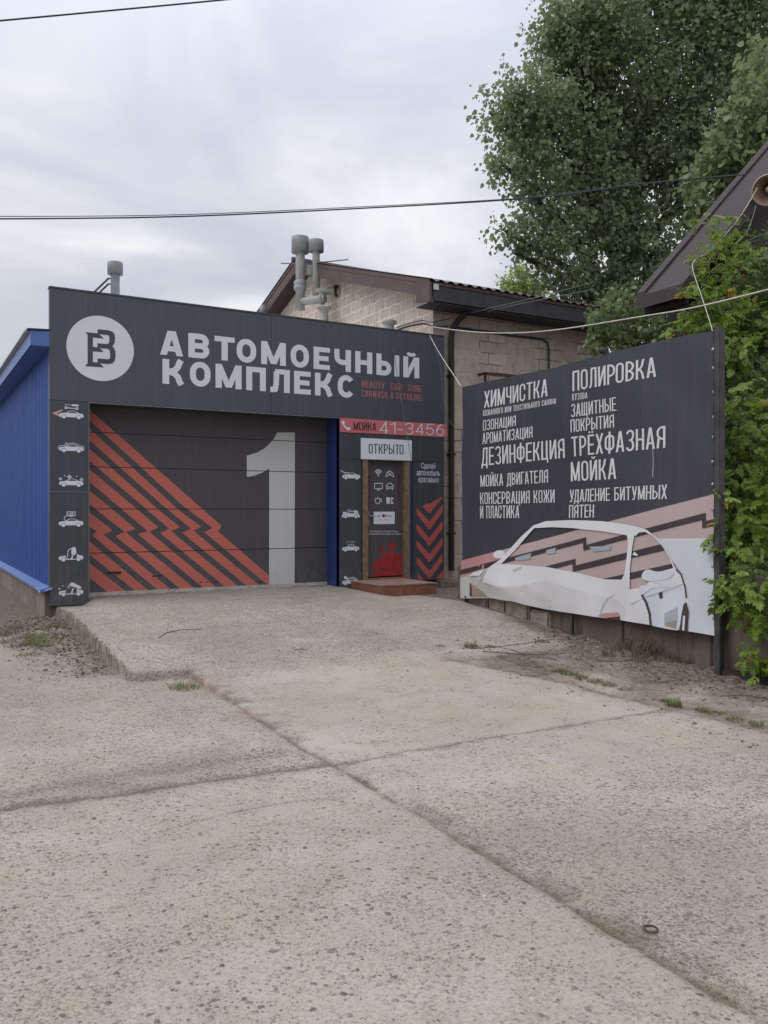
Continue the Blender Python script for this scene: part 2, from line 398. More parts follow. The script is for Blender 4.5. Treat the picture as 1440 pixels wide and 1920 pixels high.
    h = t.math('ADD', h, t.math('MULTIPLY', t.math('MULTIPLY', dirt, dn), 3.0))
    t.bump(h, .85, .009); return t.m
M['ground'] = mat_ground()

def mat_leaf(name, c_dark, c_light, trans=.35, rough=.5, odd=None):
    t = NT(name); r = t.attr('rnd'); c = t.mix(r, c_dark, c_light)
    if odd is not None: c = t.mix(t.smooth(r, .985, .99), c, odd)
    t.col(c); t.rough(rough); t.spec(.35)
    tr = t.n('ShaderNodeBsdfTranslucent'); t.val(tr.inputs[0], t.mix(.5, c, tuple(min(1, x * 1.5) for x in c_light)))
    mx = t.n('ShaderNodeMixShader'); mx.inputs[0].default_value = trans; t.b.inputs['Specular IOR Level'].default_value = .45
    t.l(t.b.outputs[0], mx.inputs[1]); t.l(tr.outputs[0], mx.inputs[2]); t.l(mx.outputs[0], t.out.inputs[0]); return t.m
M['leaf_poplar'] = mat_leaf('poplar_leaf', (.118, .168, .090), (.255, .325, .175), .45, .38)
M['leaf_maple'] = mat_leaf('maple_leaf', (.120, .165, .085), (.25, .32, .15), .45, .4)
M['leaf_pale'] = mat_leaf('pale_leaf', (.20, .28, .09), (.36, .44, .17), .45)
M['leaf_mid'] = mat_leaf('bush_leaf', (.085, .120, .055), (.18, .24, .10), .38)
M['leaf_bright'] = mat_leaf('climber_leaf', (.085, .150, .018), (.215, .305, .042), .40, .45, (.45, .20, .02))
M['leaf_shade'] = mat_leaf('shaded_climber_leaf', (.055, .095, .026), (.125, .19, .046), .36)  # same climber in darker green, its inner shade put into the colour
M['grass'] = mat_leaf('grass_blade', (.075, .095, .025), (.17, .185, .055), .25, .6)
M['dry'] = mat_leaf('dry_grass_blade', (.085, .060, .042), (.25, .195, .125), .15, .8)
M['litter'] = mat_leaf('dry_leaf_litter', (.075, .058, .042), (.27, .225, .18), .05, .9)

# ------------------------------------------------------------------ flat artwork: polygons, strokes, lettering
def arcpts(cx, cy, rx, ry, a0, a1, n=8):
    return [(cx + rx * math.cos(math.radians(a0 + (a1 - a0) * i / n)), cy + ry * math.sin(math.radians(a0 + (a1 - a0) * i / n))) for i in range(n + 1)]
def circle(cx, cy, rx, ry=None, n=28): return arcpts(cx, cy, rx, ry or rx, 0, 360, n)[:-1]
def stroke(pts, t, closed=False):
    """a line of width t as quads with mitred corners"""
    P = []
    for p in pts:
        if not P or (abs(p[0] - P[-1][0]) + abs(p[1] - P[-1][1])) > 1e-5: P.append(p)
    if closed and abs(P[0][0] - P[-1][0]) + abs(P[0][1] - P[-1][1]) < 1e-5: P.pop()
    n = len(P); L = []; R = []
    for i in range(n):
        if closed: a, b, c = P[i - 1], P[i], P[(i + 1) % n]
        else: a, b, c = P[max(i - 1, 0)], P[i], P[min(i + 1, n - 1)]
        d1 = Vector((b[0] - a[0], b[1] - a[1])); d2 = Vector((c[0] - b[0], c[1] - b[1]))
        if d1.length < 1e-9: d1 = d2
        if d2.length < 1e-9: d2 = d1
        d1 = d1.normalized(); d2 = d2.normalized(); n1 = Vector((-d1.y, d1.x)); n2 = Vector((-d2.y, d2.x))
        m = n1 + n2; m = n1 if m.length < 1e-6 else m.normalized(); k = t / 2 / max(.35, m.dot(n1))
        L.append((b[0] + m.x * k, b[1] + m.y * k)); R.append((b[0] - m.x * k, b[1] - m.y * k))
    out = []
    for i in range(n if closed else n - 1):
        j = (i + 1) % n; out.append([R[i], R[j], L[j], L[i]])
    return out
def slant(xa, ya, xb, yb, tw): return [(xa - tw / 2, ya), (xa + tw / 2, ya), (xb + tw / 2, yb), (xb - tw / 2, yb)]
def area(p): return sum(p[i - 1][0] * p[i][1] - p[i][0] * p[i - 1][1] for i in range(len(p))) / 2
def smooth_poly(P, closed=True, n=5):
    out = []; N = len(P)
    for i in range(N if closed else N - 1):
        if closed: a, b, c, d = P[i - 1], P[i], P[(i + 1) % N], P[(i + 2) % N]
        else: a, b, c, d = P[max(i - 1, 0)], P[i], P[i + 1], P[min(i + 2, N - 1)]
        for k in range(n):
            u = k / n; w = (-.5 * u + u * u - .5 * u ** 3, 1 - 2.5 * u * u + 1.5 * u ** 3, .5 * u + 2 * u * u - 1.5 * u ** 3, -.5 * u * u + .5 * u ** 3)
            out.append(tuple(w[0] * a[q] + w[1] * b[q] + w[2] * c[q] + w[3] * d[q] for q in (0, 1)))
    if not closed: out.append(P[-1])
    return out
def union(polys, grid=None):
    """triangles covering the union of the polygons"""
    V = []; Fc = []
    for p in polys:
        if abs(area(p)) < 1e-10: continue
        if area(p) < 0: p = p[::-1]
        if grid:
            q = []
            for i in range(len(p)):
                a, b = p[i], p[(i + 1) % len(p)]; k = max(1, int(math.hypot(b[0] - a[0], b[1] - a[1]) / grid))
                q += [(a[0] + (b[0] - a[0]) * j / k, a[1] + (b[1] - a[1]) * j / k) for j in range(k)]
            p = q
        b = len(V); V += [Vector(q) for q in p]; Fc.append(list(range(b, b + len(p))))
    if not Fc: return [], []
    if grid:
        xs = [v.x for v in V]; ys = [v.y for v in V]
        for i in range(int(min(xs) / grid), int(max(xs) / grid) + 1):
            for j in range(int(min(ys) / grid), int(max(ys) / grid) + 1): V.append(Vector((i * grid + .003, j * grid + .0017)))
    r = delaunay_2d_cdt(V, [], Fc, 0, 1e-6)
    return [(v.x, v.y) for v in r[0]], [f for f, o in zip(r[2], r[5]) if o]

def bowl(x0, x1, ya, yb, r):     # open bowl from the stem: right side rounded
    r = min(r, (yb - ya) / 2, x1 - x0)
    return [(x0, yb)] + arcpts(x1 - r, yb - r, r, r, 90, 0, 6) + arcpts(x1 - r, ya + r, r, r, 0, -90, 6) + [(x0, ya)]
def ring(x0, x1, ya, yb, rx, ry):
    return arcpts(x1 - rx, yb - ry, rx, ry, 0, 90) + arcpts(x0 + rx, yb - ry, rx, ry, 90, 180) + arcpts(x0 + rx, ya + ry, rx, ry, 180, 270) + arcpts(x1 - rx, ya + ry, rx, ry, 270, 360)
WID = {'М': 1.28, 'Ж': 1.5, 'Щ': 1.42, 'Ы': 1.38, 'Ф': 1.25, 'W': 1.4, 'M': 1.3, 'I': .42, '1': .62, '-': .6, 'Г': .85, 'Е': .9, 'Ё': .9, 'Т': .98, 'Ц': 1.03, 'Д': 1.08, 'Л': 1.02, 'А': 1.05, ' ': .5, 'L': .82, 'T': .95, 'E': .88, '&': 1.05, 'Ч': .95, 'К': 1.02}
GC = {}
def glyph(ch, w0, t, th):
    key = (ch, w0, t, th)
    if key in GC: return GC[key]
    w = w0 * WID.get(ch, 1.0)
    if ch == 'I': w = t
    x0, x1, y0, y1, m = t / 2, w - t / 2, th / 2, 1 - th / 2, .5
    rx = (x1 - x0) / 2; ry = min((y1 - y0) / 2, rx * 1.15)
    V = lambda x, a=0., b=1.: [(x - t / 2, a), (x + t / 2, a), (x + t / 2, b), (x - t / 2, b)]
    H = lambda y, a=0., b=None: [(a, y - th / 2), (w if b is None else b, y - th / 2), (w if b is None else b, y + th / 2), (a, y + th / 2)]
    S = lambda pts, closed=False: stroke(pts, (t + th) / 2, closed)
    r = rx * .95; P = []
    rb = min(rx * 1.6, .24)
    K = lambda xs, sx: S([(xs, .5), (xs + sx * (x1 - x0) * .22, .5)] + [(xs + sx * (x1 - x0) * a, b) for a, b in ((.55, .56), (.76, .70), (.86, .88), (.98, 1.0))]) + S([(xs + sx * (x1 - x0) * .22, .5)] + [(xs + sx * (x1 - x0) * a, b) for a, b in ((.55, .44), (.78, .30), (.88, .12), (1.0, 0.0))])
    if ch in 'ОO0': P = S(ring(x0, x1, y0, y1, rx, ry), True)
    elif ch in 'СC' and y1 - y0 - 2 * ry < .15: P = S(arcpts(x1 - rx, y1 - ry, rx, ry, 36, 90) + arcpts(x0 + rx, y1 - ry, rx, ry, 90, 180) + arcpts(x0 + rx, y0 + ry, rx, ry, 180, 270) + arcpts(x1 - rx, y0 + ry, rx, ry, 270, 324))
    elif ch in 'СC': P = S([(x1, .64)] + arcpts(x1 - rx, y1 - ry, rx, ry, 0, 90) + arcpts(x0 + rx, y1 - ry, rx, ry, 90, 180) + arcpts(x0 + rx, y0 + ry, rx, ry, 180, 270) + arcpts(x1 - rx, y0 + ry, rx, ry, 270, 360) + [(x1, .36)])
    elif ch == 'G': P = S(arcpts(x1 - rx, y1 - ry, rx, ry, -4, 90) + arcpts(x0 + rx, y1 - ry, rx, ry, 90, 180) + arcpts(x0 + rx, y0 + ry, rx, ry, 180, 270) + arcpts(x1 - rx, y0 + ry, rx, ry, 270, 360) + [(x1, .5)]) + [H(.5 - th / 2, w * .5)]
    elif ch in 'АA': P = [slant(x0, 0, w / 2 - t * .12, 1, t), slant(x1, 0, w / 2 + t * .12, 1, t), H(.27, w * .2, w * .8)]
    elif ch in 'ВB': P = [V(x0)] + S(bowl(x0, x1 - t * .06, .5, y1, rb)) + S(bowl(x0, x1, y0, .5, rb))
    elif ch in 'ТT': P = [V(w / 2), H(y1)]
    elif ch in 'МM':
        P = [V(x0), V(x1), slant(x0, 1, w / 2, .04, t * .98), slant(x1, 1, w / 2, .04, t * .98)]
    elif ch in 'ЕEЁ':
        P = [V(x0), H(y1), H(y0), H(.5, 0, w * .92)]
        if ch == 'Ё': P += [circle(w * .28, 1.12, t * .5, t * .5, 12), circle(w * .72, 1.12, t * .5, t * .5, 12)]
    elif ch == 'Ч': P = [V(x1)] + S([(x0, 1), (x0, .46 + r)] + arcpts(x0 + r, .40 + r, r, r * .95, 180, 270, 6) + [(x1, .40 + r * .05)])
    elif ch in 'НH': P = [V(x0), V(x1), H(.5)]
    elif ch == 'Ь': P = [V(x0)] + S(bowl(x0, x1, y0, .56, rb))
    elif ch == 'Ы':
        xb = x1 - t * 1.55; P = [V(x0), V(x1)] + S(bowl(x0, xb, y0, .56, min(rb, xb - x0)))
    elif ch in 'ИЙ':
        P = [V(x0), V(x1), slant(x0 + t * .1, .0, x1 - t * .1, 1, t * .95)]
        if ch == 'Й': P += stroke(arcpts(w / 2, 1.20, w * .22, .11, 190, 350, 8), th * .75)
    elif ch == 'N': P = [V(x0), V(x1), slant(x0 + t * .1, 1, x1 - t * .1, 0, t * .95)]
    elif ch == 'К': P = [V(x0)] + K(x0, 1)
    elif ch == 'Ж':
        c = w / 2; hw = (x1 - x0) / 2
        P = [V(c)]
        for sx in (1, -1):
            P += S([(c, .5), (c + sx * hw * .3, .5), (c + sx * hw * .72, .66), (c + sx * hw * .86, .86), (c + sx * hw, 1)]) + S([(c + sx * hw * .3, .5), (c + sx * hw * .72, .34), (c + sx * hw * .86, .14), (c + sx * hw, 0)])
    elif ch == 'П': P = [V(x0), V(x1), H(y1)]
    elif ch == 'Г': P = [V(x0), H(y1)]
    elif ch == 'L': P = [V(x0), H(y0)]
    elif ch == 'Л': P = [V(x1), H(y1, w * .25)] + S([(w * .32, y1), (w * .30, .35), (w * .24, .12), (w * .12, y0), (0, y0)])
    elif ch == 'Д':
        P = [V(x1 - t * .15, 0, 1), H(y1, w * .25), H(y0), [(0, -.16), (t * .9, -.16), (t * .9, th), (0, th)], [(w - t * .9, -.16), (w, -.16), (w, th), (w - t * .9, th)]] + S([(w * .32, y1), (w * .30, .45), (w * .17, y0)])
    elif ch == 'Ц': P = [V(x0), V(x1 - t * .35), H(y0), [(w - t * .7, -.17), (w, -.17), (w, th), (w - t * .7, th)]]
    elif ch == 'Щ': P = [V(x0), V((x0 + x1 - t * .35) / 2), V(x1 - t * .35), H(y0), [(w - t * .7, -.17), (w, -.17), (w, th), (w - t * .7, th)]]
    elif ch in 'РP': P = [V(x0)] + S(bowl(x0, x1, .42, y1, rb))
    elif ch == 'R': P = [V(x0), V(x1, 0, .45)] + S(bowl(x0, x1, .47, y1, rb))
    elif ch == 'Я': P = [V(x1), slant(x0, 0, x0 + t * .35, .45, t)] + S([(w - a, b) for a, b in bowl(x0, x1, .42, y1, rb)])
    elif ch in 'ЗS3' and ch != 'S':
        ry2 = min(y1 - .765, rx * 1.15)
        P = S(arcpts(x0 + rx, y1 - ry2, rx, ry2, 175, 90, 6) + arcpts(x1 - rx * .97, y1 - ry2, rx * .97, ry2, 90, 0, 6) + arcpts(x1 - rx * .9, .5 + .26, rx * .9, .24, 0, -90, 6)) + S([(w * .36, .51), (w * .5, .51)]) + S(arcpts(x1 - rx * .9, .26 + .0, rx * .9, .25, 90, 0, 6) + arcpts(x1 - rx, y0 + ry2, rx, ry2, 0, -90, 6) + arcpts(x0 + rx, y0 + ry2, rx, ry2, 270, 185, 6))
    elif ch == 'S':
        ry2 = min(.24, rx * 1.1)
        P = S(arcpts(x1 - rx, y1 - ry2, rx, ry2, -5, 90, 6) + arcpts(x0 + rx, y1 - ry2, rx, ry2, 90, 180, 5) + [(x0, .68), (x0 + rx * .35, .55), (x1 - rx * .35, .43), (x1, .30)] + arcpts(x1 - rx, y0 + ry2, rx, ry2, 0, -90, 5) + arcpts(x0 + rx, y0 + ry2, rx, ry2, 270, 175, 6))
    elif ch == 'Ф': P = [V(w / 2, -.04, 1.04)] + S(ring(x0, x1, .17, .83, rx * .9, min(.3, rx * .9)), True)
    elif ch == 'Б': P = [V(x0), H(y1, 0, w * .94)] + S(bowl(x0, x1, y0, .56, rb))
    elif ch in 'У': P = [slant(x0, 1, w * .52, .30, t)] + S([(x1, 1), (w * .56, .22), (w * .44, y0 + .02), (w * .1, y0)])
    elif ch == 'Y': P = [V(w / 2, 0, .45), slant(w / 2, .38, x0, 1, t), slant(w / 2, .38, x1, 1, t)]
    elif ch == 'Х': P = [slant(x0, 0, x1, 1, t), slant(x1, 0, x0, 1, t)]
    elif ch == 'U': P = S([(x0, 1), (x0, y0 + ry)] + arcpts(x0 + rx, y0 + ry, rx, ry, 180, 360, 10) + [(x1, 1)])
    elif ch == 'Z': P = [H(y1), H(y0), slant(x0, .0, x1, 1, t)]
    elif ch == 'W': P = [slant(w * .26, 0, x0, 1, t), slant(w * .26, 0, w * .5, 1, t), slant(w * .74, 0, w * .5, 1, t), slant(w * .74, 0, x1, 1, t)]
    elif ch == 'D': P = [V(x0)] + S(bowl(x0, x1, y0, y1, rx * 1.5))
    elif ch == 'I': P = [V(w / 2)]
    elif ch == '&': P = S(ring(w * .22, w * .68, .58, y1, w * .22, min(.2, w * .22)), True) + S(ring(x0, w * .74, y0, .52, rx * .7, min(.22, rx * .7)), True) + [slant(w * .35, .6, w - t / 2, 0, t)]
    elif ch == '4': P = [V(w * .76), H(.27), slant(t * .6, .27, w * .76, 1 - th * .3, t * 1.1)]
    elif ch == '1': P = [V(w - t / 2)] + S([(w - t / 2, y1), (w * .55, .84), (0, .80)])
    elif ch == '-': P = [H(.40)]
    elif ch == '5': P = [H(y1, w * .16)] + S([(w * .20, y1), (x0 + .02, .50)]) + S([(x0 + .02, .50)] + arcpts(x0 + rx, .33, rx, .28, 140, 90, 4) + arcpts(x1 - rx, .33, rx, .28, 90, 0, 6) + arcpts(x1 - rx, .33, rx, .33 - th / 2, 0, -90, 6) + arcpts(x0 + rx, .33, rx, .33 - th / 2, 270, 190, 6))
    elif ch == '6': P = S(ring(x0, x1, y0, .60, rx, (.60 - y0) / 2), True) + S([(x0, .33), (x0 + .03, .55), (w * .34, .82), (w * .72, 1)])
    g = (union(P) if P else ([], [])) + (w,)
    GC[key] = g; return g
def text_tris(txt, w0, t, th, gap):
    V = []; F = []; x = 0.
    for i, ch in enumerate(txt):
        v, f, w = glyph(ch, w0, t, th) if ch != ' ' else ([], [], w0 * .55)
        b = len(V); V += [(x + a, c) for a, c in v]; F += [[b + k for k in q] for q in f]
        g = gap * (.35 if (ch in 'ГТТАУРA' and i + 1 < len(txt) and txt[i + 1] in 'АЛДAСО') else 1)
        x += w + g
    x -= gap
    return [(a / x, c) for a, c in V], F, x
def font_tris(txt):
    c = bpy.data.curves.new('tmp', 'FONT'); c.body = txt; c.resolution_u = 2; c.offset = .004
    o = bpy.data.objects.new('tmp', c); COL.objects.link(o)
    me = o.evaluated_get(bpy.context.evaluated_depsgraph_get()).to_mesh()
    V = [(v.co.x, v.co.y) for v in me.vertices]; F = [list(p.vertices) for p in me.polygons]
    bpy.data.objects.remove(o); bpy.data.curves.remove(c)
    x0 = min(v[0] for v in V); x1 = max(v[0] for v in V)
    return [((a - x0) / (x1 - x0), b / .72) for a, b in V], F, (x1 - x0) / .72
class Art:
    """flat print on a surface: mp(u, v, off) -> point. Each layer lies a little proud of the one below."""
    def __init__(s, mp, step=.0022, smooth=False): s.mp = mp; s.mb = MB(); s.step = step; s.smooth = smooth
    def tri(s, V, F, mat, layer): s.mb.add([s.mp(a, b, layer * s.step) for a, b in V], F, mat, s.smooth); return s
    def poly(s, polys, mat, layer, grid=None):
        if polys and isinstance(polys[0], tuple): polys = [polys]
        V, F = union(polys, grid); return s.tri(V, F, mat, layer)
    def text(s, txt, A, B, h, mat, layer, w0=.36, t=.105, th=.09, gap=.075, font=False):
        """baseline from A to B (plane coords), cap height h at A and at B"""
        V, F, _ = font_tris(txt) if font else text_tris(txt, w0, t, th, gap)
        hA, hB = h if isinstance(h, tuple) else (h, h)
        return s.tri([(A[0] + (B[0] - A[0]) * a, A[1] + (B[1] - A[1]) * a + (hA + (hB - hA) * a) * b) for a, b in V], F, mat, layer)
    def build(s, name, parent=None): return s.mb.build(name, parent, fix=False)
def facade_map(y): return lambda u, v, o: (u, y - o, v)

# ================================================================== GROUND
def lerp(x, xs, ys): return np.interp(x, xs, ys)
def sst(x, a, b): q = np.clip((x - a) / (b - a), 0, 1); return q * q * (3 - 2 * q)
def vnoise(x, y, sc, seed):
    r = np.random.default_rng(seed); tab = r.random((64, 64)); X = x * sc; Y = y * sc
    i = np.floor(X).astype(int); j = np.floor(Y).astype(int); fx = X - i; fy = Y - j; fx = fx * fx * (3 - 2 * fx); fy = fy * fy * (3 - 2 * fy)
    g = lambda a, b: tab[a % 64, b % 64]
    return (g(i, j) * (1 - fx) + g(i + 1, j) * fx) * (1 - fy) + (g(i, j + 1) * (1 - fx) + g(i + 1, j + 1) * fx) * fy - .5
def fbm(x, y, sc, seed): return vnoise(x, y, sc, seed) + .5 * vnoise(x, y, sc * 2.1, seed + 1) + .25 * vnoise(x, y, sc * 4.3, seed + 2)
def ground_fn(X, Y, attrs=False):
    X = np.asarray(X, float); Y = np.asarray(Y, float); t = -Y
    side_ = sst(X, 4.35, 4.9); mid_ = sst(X, .40, .60)
    r_mid = lerp(t, [-1, 0, 1, 2, 3.3, 4.2, 5.5, 6.5], [.385, .385, .36, .305, .195, .085, .02, 0])
    r_left = lerp(t, [-1, 0, .5, 1, 2, 3.3, 4.2, 5.5, 6.5], [.30, .305, .32, .325, .295, .19, .08, .02, 0])
    r_right = lerp(t, [-1, 0, 1.2, 2.2, 3.4, 4.3, 5.5, 6.5], [.285, .29, .295, .315, .20, .09, .02, 0])
    ramp = (r_left * (1 - mid_) + r_mid * mid_) * (1 - side_) + r_right * side_
    left = lerp(t, [-8, -1, 0, 1.5, 3, 4.5], [.16, .14, .12, .08, .03, 0]) + .03 * sst(-X, .2, 1.5) * sst(-t, -2, 1)
    heap = .10 * np.exp(-((X + .05) / .32) ** 2 - ((t - .9) / .9) ** 2) + .05 * np.exp(-((X - .0) / .22) ** 2 - ((t - 2.4) / .8) ** 2)
    heap = heap * (1 + .8 * fbm(X, Y, 5, 50))
    left = left + heap
    n1 = fbm(X, Y, 3.0, 11); n2 = fbm(X, Y, 9.0, 21); n3 = fbm(X, Y, 22, 31)
    e1 = X - (.10 + .03 * n1 + .025 * n2 + .02 * n3 + .05 * sst(t, 3.2, 4.1))          # ramp's left edge
    tn = 4.12 + .08 * n1 + .05 * n2 + .10 * (X - .1)                                    # its near edge
    e2 = X - (.68 + .035 * n1 + .02 * n2)
    onramp = (sst(e1, -.012, .012) * (1 - sst(t - tn, -.03, .03)) + sst(e2, -.03, .03) * sst(t - tn, -.03, .03))
    onramp = np.where(t < -.05, 0, onramp)
    onramp = np.maximum(onramp, np.where((X > .1) & (t <= 0), 1, 0))
    z = left * (1 - onramp) + ramp * onramp
    z = z + .012 * fbm(X, Y, .8, 41) * sst(t, 1.5, 4)
    # slab edge to the earth strip
    ue = lerp(t, [3.0, 4.4, 5.0, 6.0, 7.3, 8.2, 14], [3.2, 3.22, 3.33, 3.66, 3.70, 3.79, 3.85]) + .05 * n1 + .03 * n2
    strip = sst(X - ue, -.01, .05) * sst(t, 4.5, 5.0)
    z = z - .022 * strip + strip * .03 * fbm(X, Y, 4, 61)
    wallfoot = sst(X, 4.85, 5.2) * sst(t, 2.5, 4.0); z = z + wallfoot * (.035 + .05 * fbm(X, Y, 5, 71))
    j1 = np.exp(-np.abs(e2 - .0) / .020) * sst(t, 3.9, 4.3) * (1 + n2); j1w = np.exp(-((e2 - .07) / .085) ** 2) * sst(t, 4.2, 5.0) * (.40 + 1.3 * n2 + .6 * n1)
    t2 = 7.28 + .04 * n1 + .03 * n2
    j2 = .85 * np.exp(-np.abs(t - t2) / .015) * sst(X, .6, .8) * (1 - strip)
    j2w = np.exp(-((t - t2 - .03) / .06) ** 2) * (.35 + n2) * sst(X, .6, .8) * (1 - strip)
    tl = 7.26 + .10 * (X - .68) + .06 * n1; tl2 = 6.86 + .02 * X + .1 * n1
    j3w = (np.exp(-((t - tl) / .085) ** 2) * (.8 + n2) + np.exp(-((t - tl2) / .14) ** 2) * (.75 + 1.2 * n1) * sst(X, -1.9, -.9)) * (1 - sst(X, .62, .70))
    j3 = np.exp(-np.abs(t - tl) / .022) * (1 - sst(X, .62, .70)) * .9
    crk = np.exp(-np.abs(t - (7.75 + .35 * (X + .1) ** 2 + .05 * n1)) / .010) * sst(X, -.7, -.5) * (1 - sst(X, .35, .5)) * .8
    wide = np.clip(j1w + j2w + j3w, 0, 1); joint = np.clip(j1 + j2 + j3 + crk + .42 * wide, 0, 1)
    z = z - .016 * np.clip(j1 + j2 * .8 + j3 * .6 + crk * .5, 0, 1) - .006 * np.clip(j1w + j3w, 0, 1)
    if not attrs: return z
    lip = np.exp(-((t - tn) / .05) ** 2) * sst(X, .05, .15) * (1 - sst(X, .7, .8))
    foot = np.exp(-np.clip(-e1, 0, 9) / .30) * (1 - sst(t, 3.3, 4.3)) * (e1 < .01)
    leftdirt = np.clip(foot * 1.1 + np.exp(-((t - .2) / .75) ** 2) * (1 - sst(X, .0, .1)) * (1.1 + n1) * 1.2 + (X < -.02) * (t < .35) * .9, 0, 1) * (e1 < .012)
    rough = np.where(onramp > .5, 1 - .85 * sst(t, 4.1, 4.9), .62)
    rough = np.where((X > ue - .02), .7, rough)
    rough = np.where((onramp > .5) & (t > 7.28) & (X < ue), .30 + .55 * sst(t, 7.6, 8.8), rough)
    rough = np.where((onramp <= .5) & (t > tl), .42, rough)
    rough = rough + .35 * fbm(X, Y, 1.2, 81) + .7 * wide
    dirt = np.clip(strip * (.55 + 1.1 * fbm(X, Y, 2.5, 91) + .35 * sst(X, 4.3, 5.0)) + wallfoot * 1.2 * sst(t, 2.8, 3.6) + leftdirt + lip * .5 + j1 * .25 * sst(t, 7.3, 7.6) + sst(X, 5.2, 5.3), 0, 1)
    dirt = np.maximum(dirt, np.exp(-(e1 / .022) ** 2) * (t > .05) * (t < 4.1) * .9)  # ramp's left side face darkened with the earth colour
    dirt = np.maximum(dirt, np.clip(sst(-t, -.28, -.05) * sst(X, 5.5, 5.8), 0, 1))
    edge = np.exp(-np.abs(X - ue) / .05) * sst(t, 4.6, 5.0)
    dirt = np.clip(dirt + edge * .8 + np.exp(-np.abs(t - 4.85 + .05 * n1) / .06) * sst(X, 2.9, 3.3) * (X < 5.2) * .7, 0, 1)
    red = np.clip(np.exp(-((e2 + .02) / .10) ** 2) * sst(t, 4.0, 4.5) * (1 - sst(t, 5.6, 6.3)) * .8 + np.exp(-((X - 3.25) / .45) ** 2 - ((t - 4.75) / .18) ** 2) * .7 + strip * .22 * (n1 > 0) * (t < 6.2) + leftdirt * (n1 > .12) * .5, 0, 1)
    moss = np.clip(edge * .45 + np.exp(-np.abs(e2) / .03) * sst(t, 8.2, 8.6) * .5 * (n2 > 0) + j1w * .12 * sst(t, 7.6, 8), 0, 1)
    return z, np.clip(rough, 0, 1.2), joint, dirt, red, moss
def gz(x, y): return float(ground_fn(x, y))
def on_ground(px, py, z=0.0):
    for _ in range(12):
        r = ray(px, py); s = (z - CAM.z) / r.z; p = CAM + r * s; z = gz(p.x, p.y)
    return p.x, p.y, z

def grid_axis(lo, hi, step, far, k=1.35):
    a = list(np.arange(lo, hi, step)); d = step * 4; p = lo
    while p > -far: p -= d; d *= k; a.insert(0, p)
    d = step * 4; p = hi
    while p < far: a.append(p); p += d; d *= k
    return np.array(a)
gx = grid_axis(-2.4, 6.6, .02, 400); gy = grid_axis(-10.8, .4, .02, 400)
GX, GY = np.meshgrid(gx, gy); res = ground_fn(GX, GY, True)
GZ = res[0]
far_ = sst(np.maximum(np.abs(GX - 2) - 12, np.abs(GY + 3) - 14), 0, 20)
GZ = GZ * (1 - far_)
nx, ny = len(gx), len(gy)
gm = bpy.data.meshes.new('ground')
gm.vertices.add(nx * ny); gm.vertices.foreach_set('co', np.stack([GX, GY, GZ], -1).astype(np.float32).ravel())
ii, jj = np.meshgrid(np.arange(nx - 1), np.arange(ny - 1)); b0 = (jj * nx + ii).ravel()
quads = np.stack([b0, b0 + 1, b0 + nx + 1, b0 + nx], -1)
gm.loops.add(quads.size); gm.loops.foreach_set('vertex_index', quads.astype(np.int32).ravel())
gm.polygons.add(len(quads)); gm.polygons.foreach_set('loop_start', np.arange(0, quads.size, 4, dtype=np.int32)); gm.polygons.foreach_set('use_smooth', np.ones(len(quads), bool))
for nm, arr in zip(('rough', 'joint', 'dirt', 'red', 'moss'), res[1:]):
    gm.attributes.new(nm, 'FLOAT', 'POINT').data.foreach_set('value', arr.astype(np.float32).ravel())
gm.update(); gm.validate(); gm.materials.append(M['ground'])
tag(link_mesh('ground', gm), 'grey exposed aggregate concrete yard rising as a ramp to the garage door', kind='structure')

# ================================================================== CAR WASH GARAGE
FW, ZT, ZL = 6.433, 4.636, 3.122            # facade width, parapet top, lintel underside
YD = 0.47                                   # garage door stands back this far
bld = thing('car_wash_building', 'low black clad car wash garage with a roll-up door painted with a white figure 1', 'building', (3.2, 0, .35))
def Z2(x, y): return (80 + x / 2.571, 740 + y / 2.571)
def zz(ox, oy, k): return lambda x, y: (ox + x / k, oy + y / k)

# --- cladding panels
m = MB(); m.box(0, .512, 0, .10, .318, 1.872, M['clad_low'], .004).box(0, .512, 0, .10, 1.878, ZL - .003, M['clad_low'], .004); m.build('pillar_panel', bld)
m = MB(); m.box(4.389, 4.80, 0, .10, .345, 2.455, M['clad_low'], .004); m.box(4.389, 6.433, 0, .10, 2.46, ZL - .003, M['clad_low'], .003)
m.box(5.80, 6.433, 0, .10, .42, 2.455, M['clad_low'], .004); m.build('entrance_panel', bld)
m = MB(); m.box(.506, .516, -.006, .012, .40, ZL, M['edge'], .003); m.box(.506, 4.389, -.006, .012, ZL - .014, ZL - .002, M['edge'], .003); m.box(.0, .512, -.004, .01, 1.871, 1.879, M['edge']); m.build('edge_trim', bld)
m = MB(); m.box(4.389, 4.52, .1, .62, .35, ZL + .1, M['bluepost']); m.box(4.389, 4.402, -.004, .1, .35, ZL, M['bluepost']); m.box(.36, .512, .1, .62, .35, ZL + .1, M['clad_low']); m.box(.36, 4.52, .1, .62, ZL, ZL + .25, M['clad_low']); m.build('door_jamb', bld)
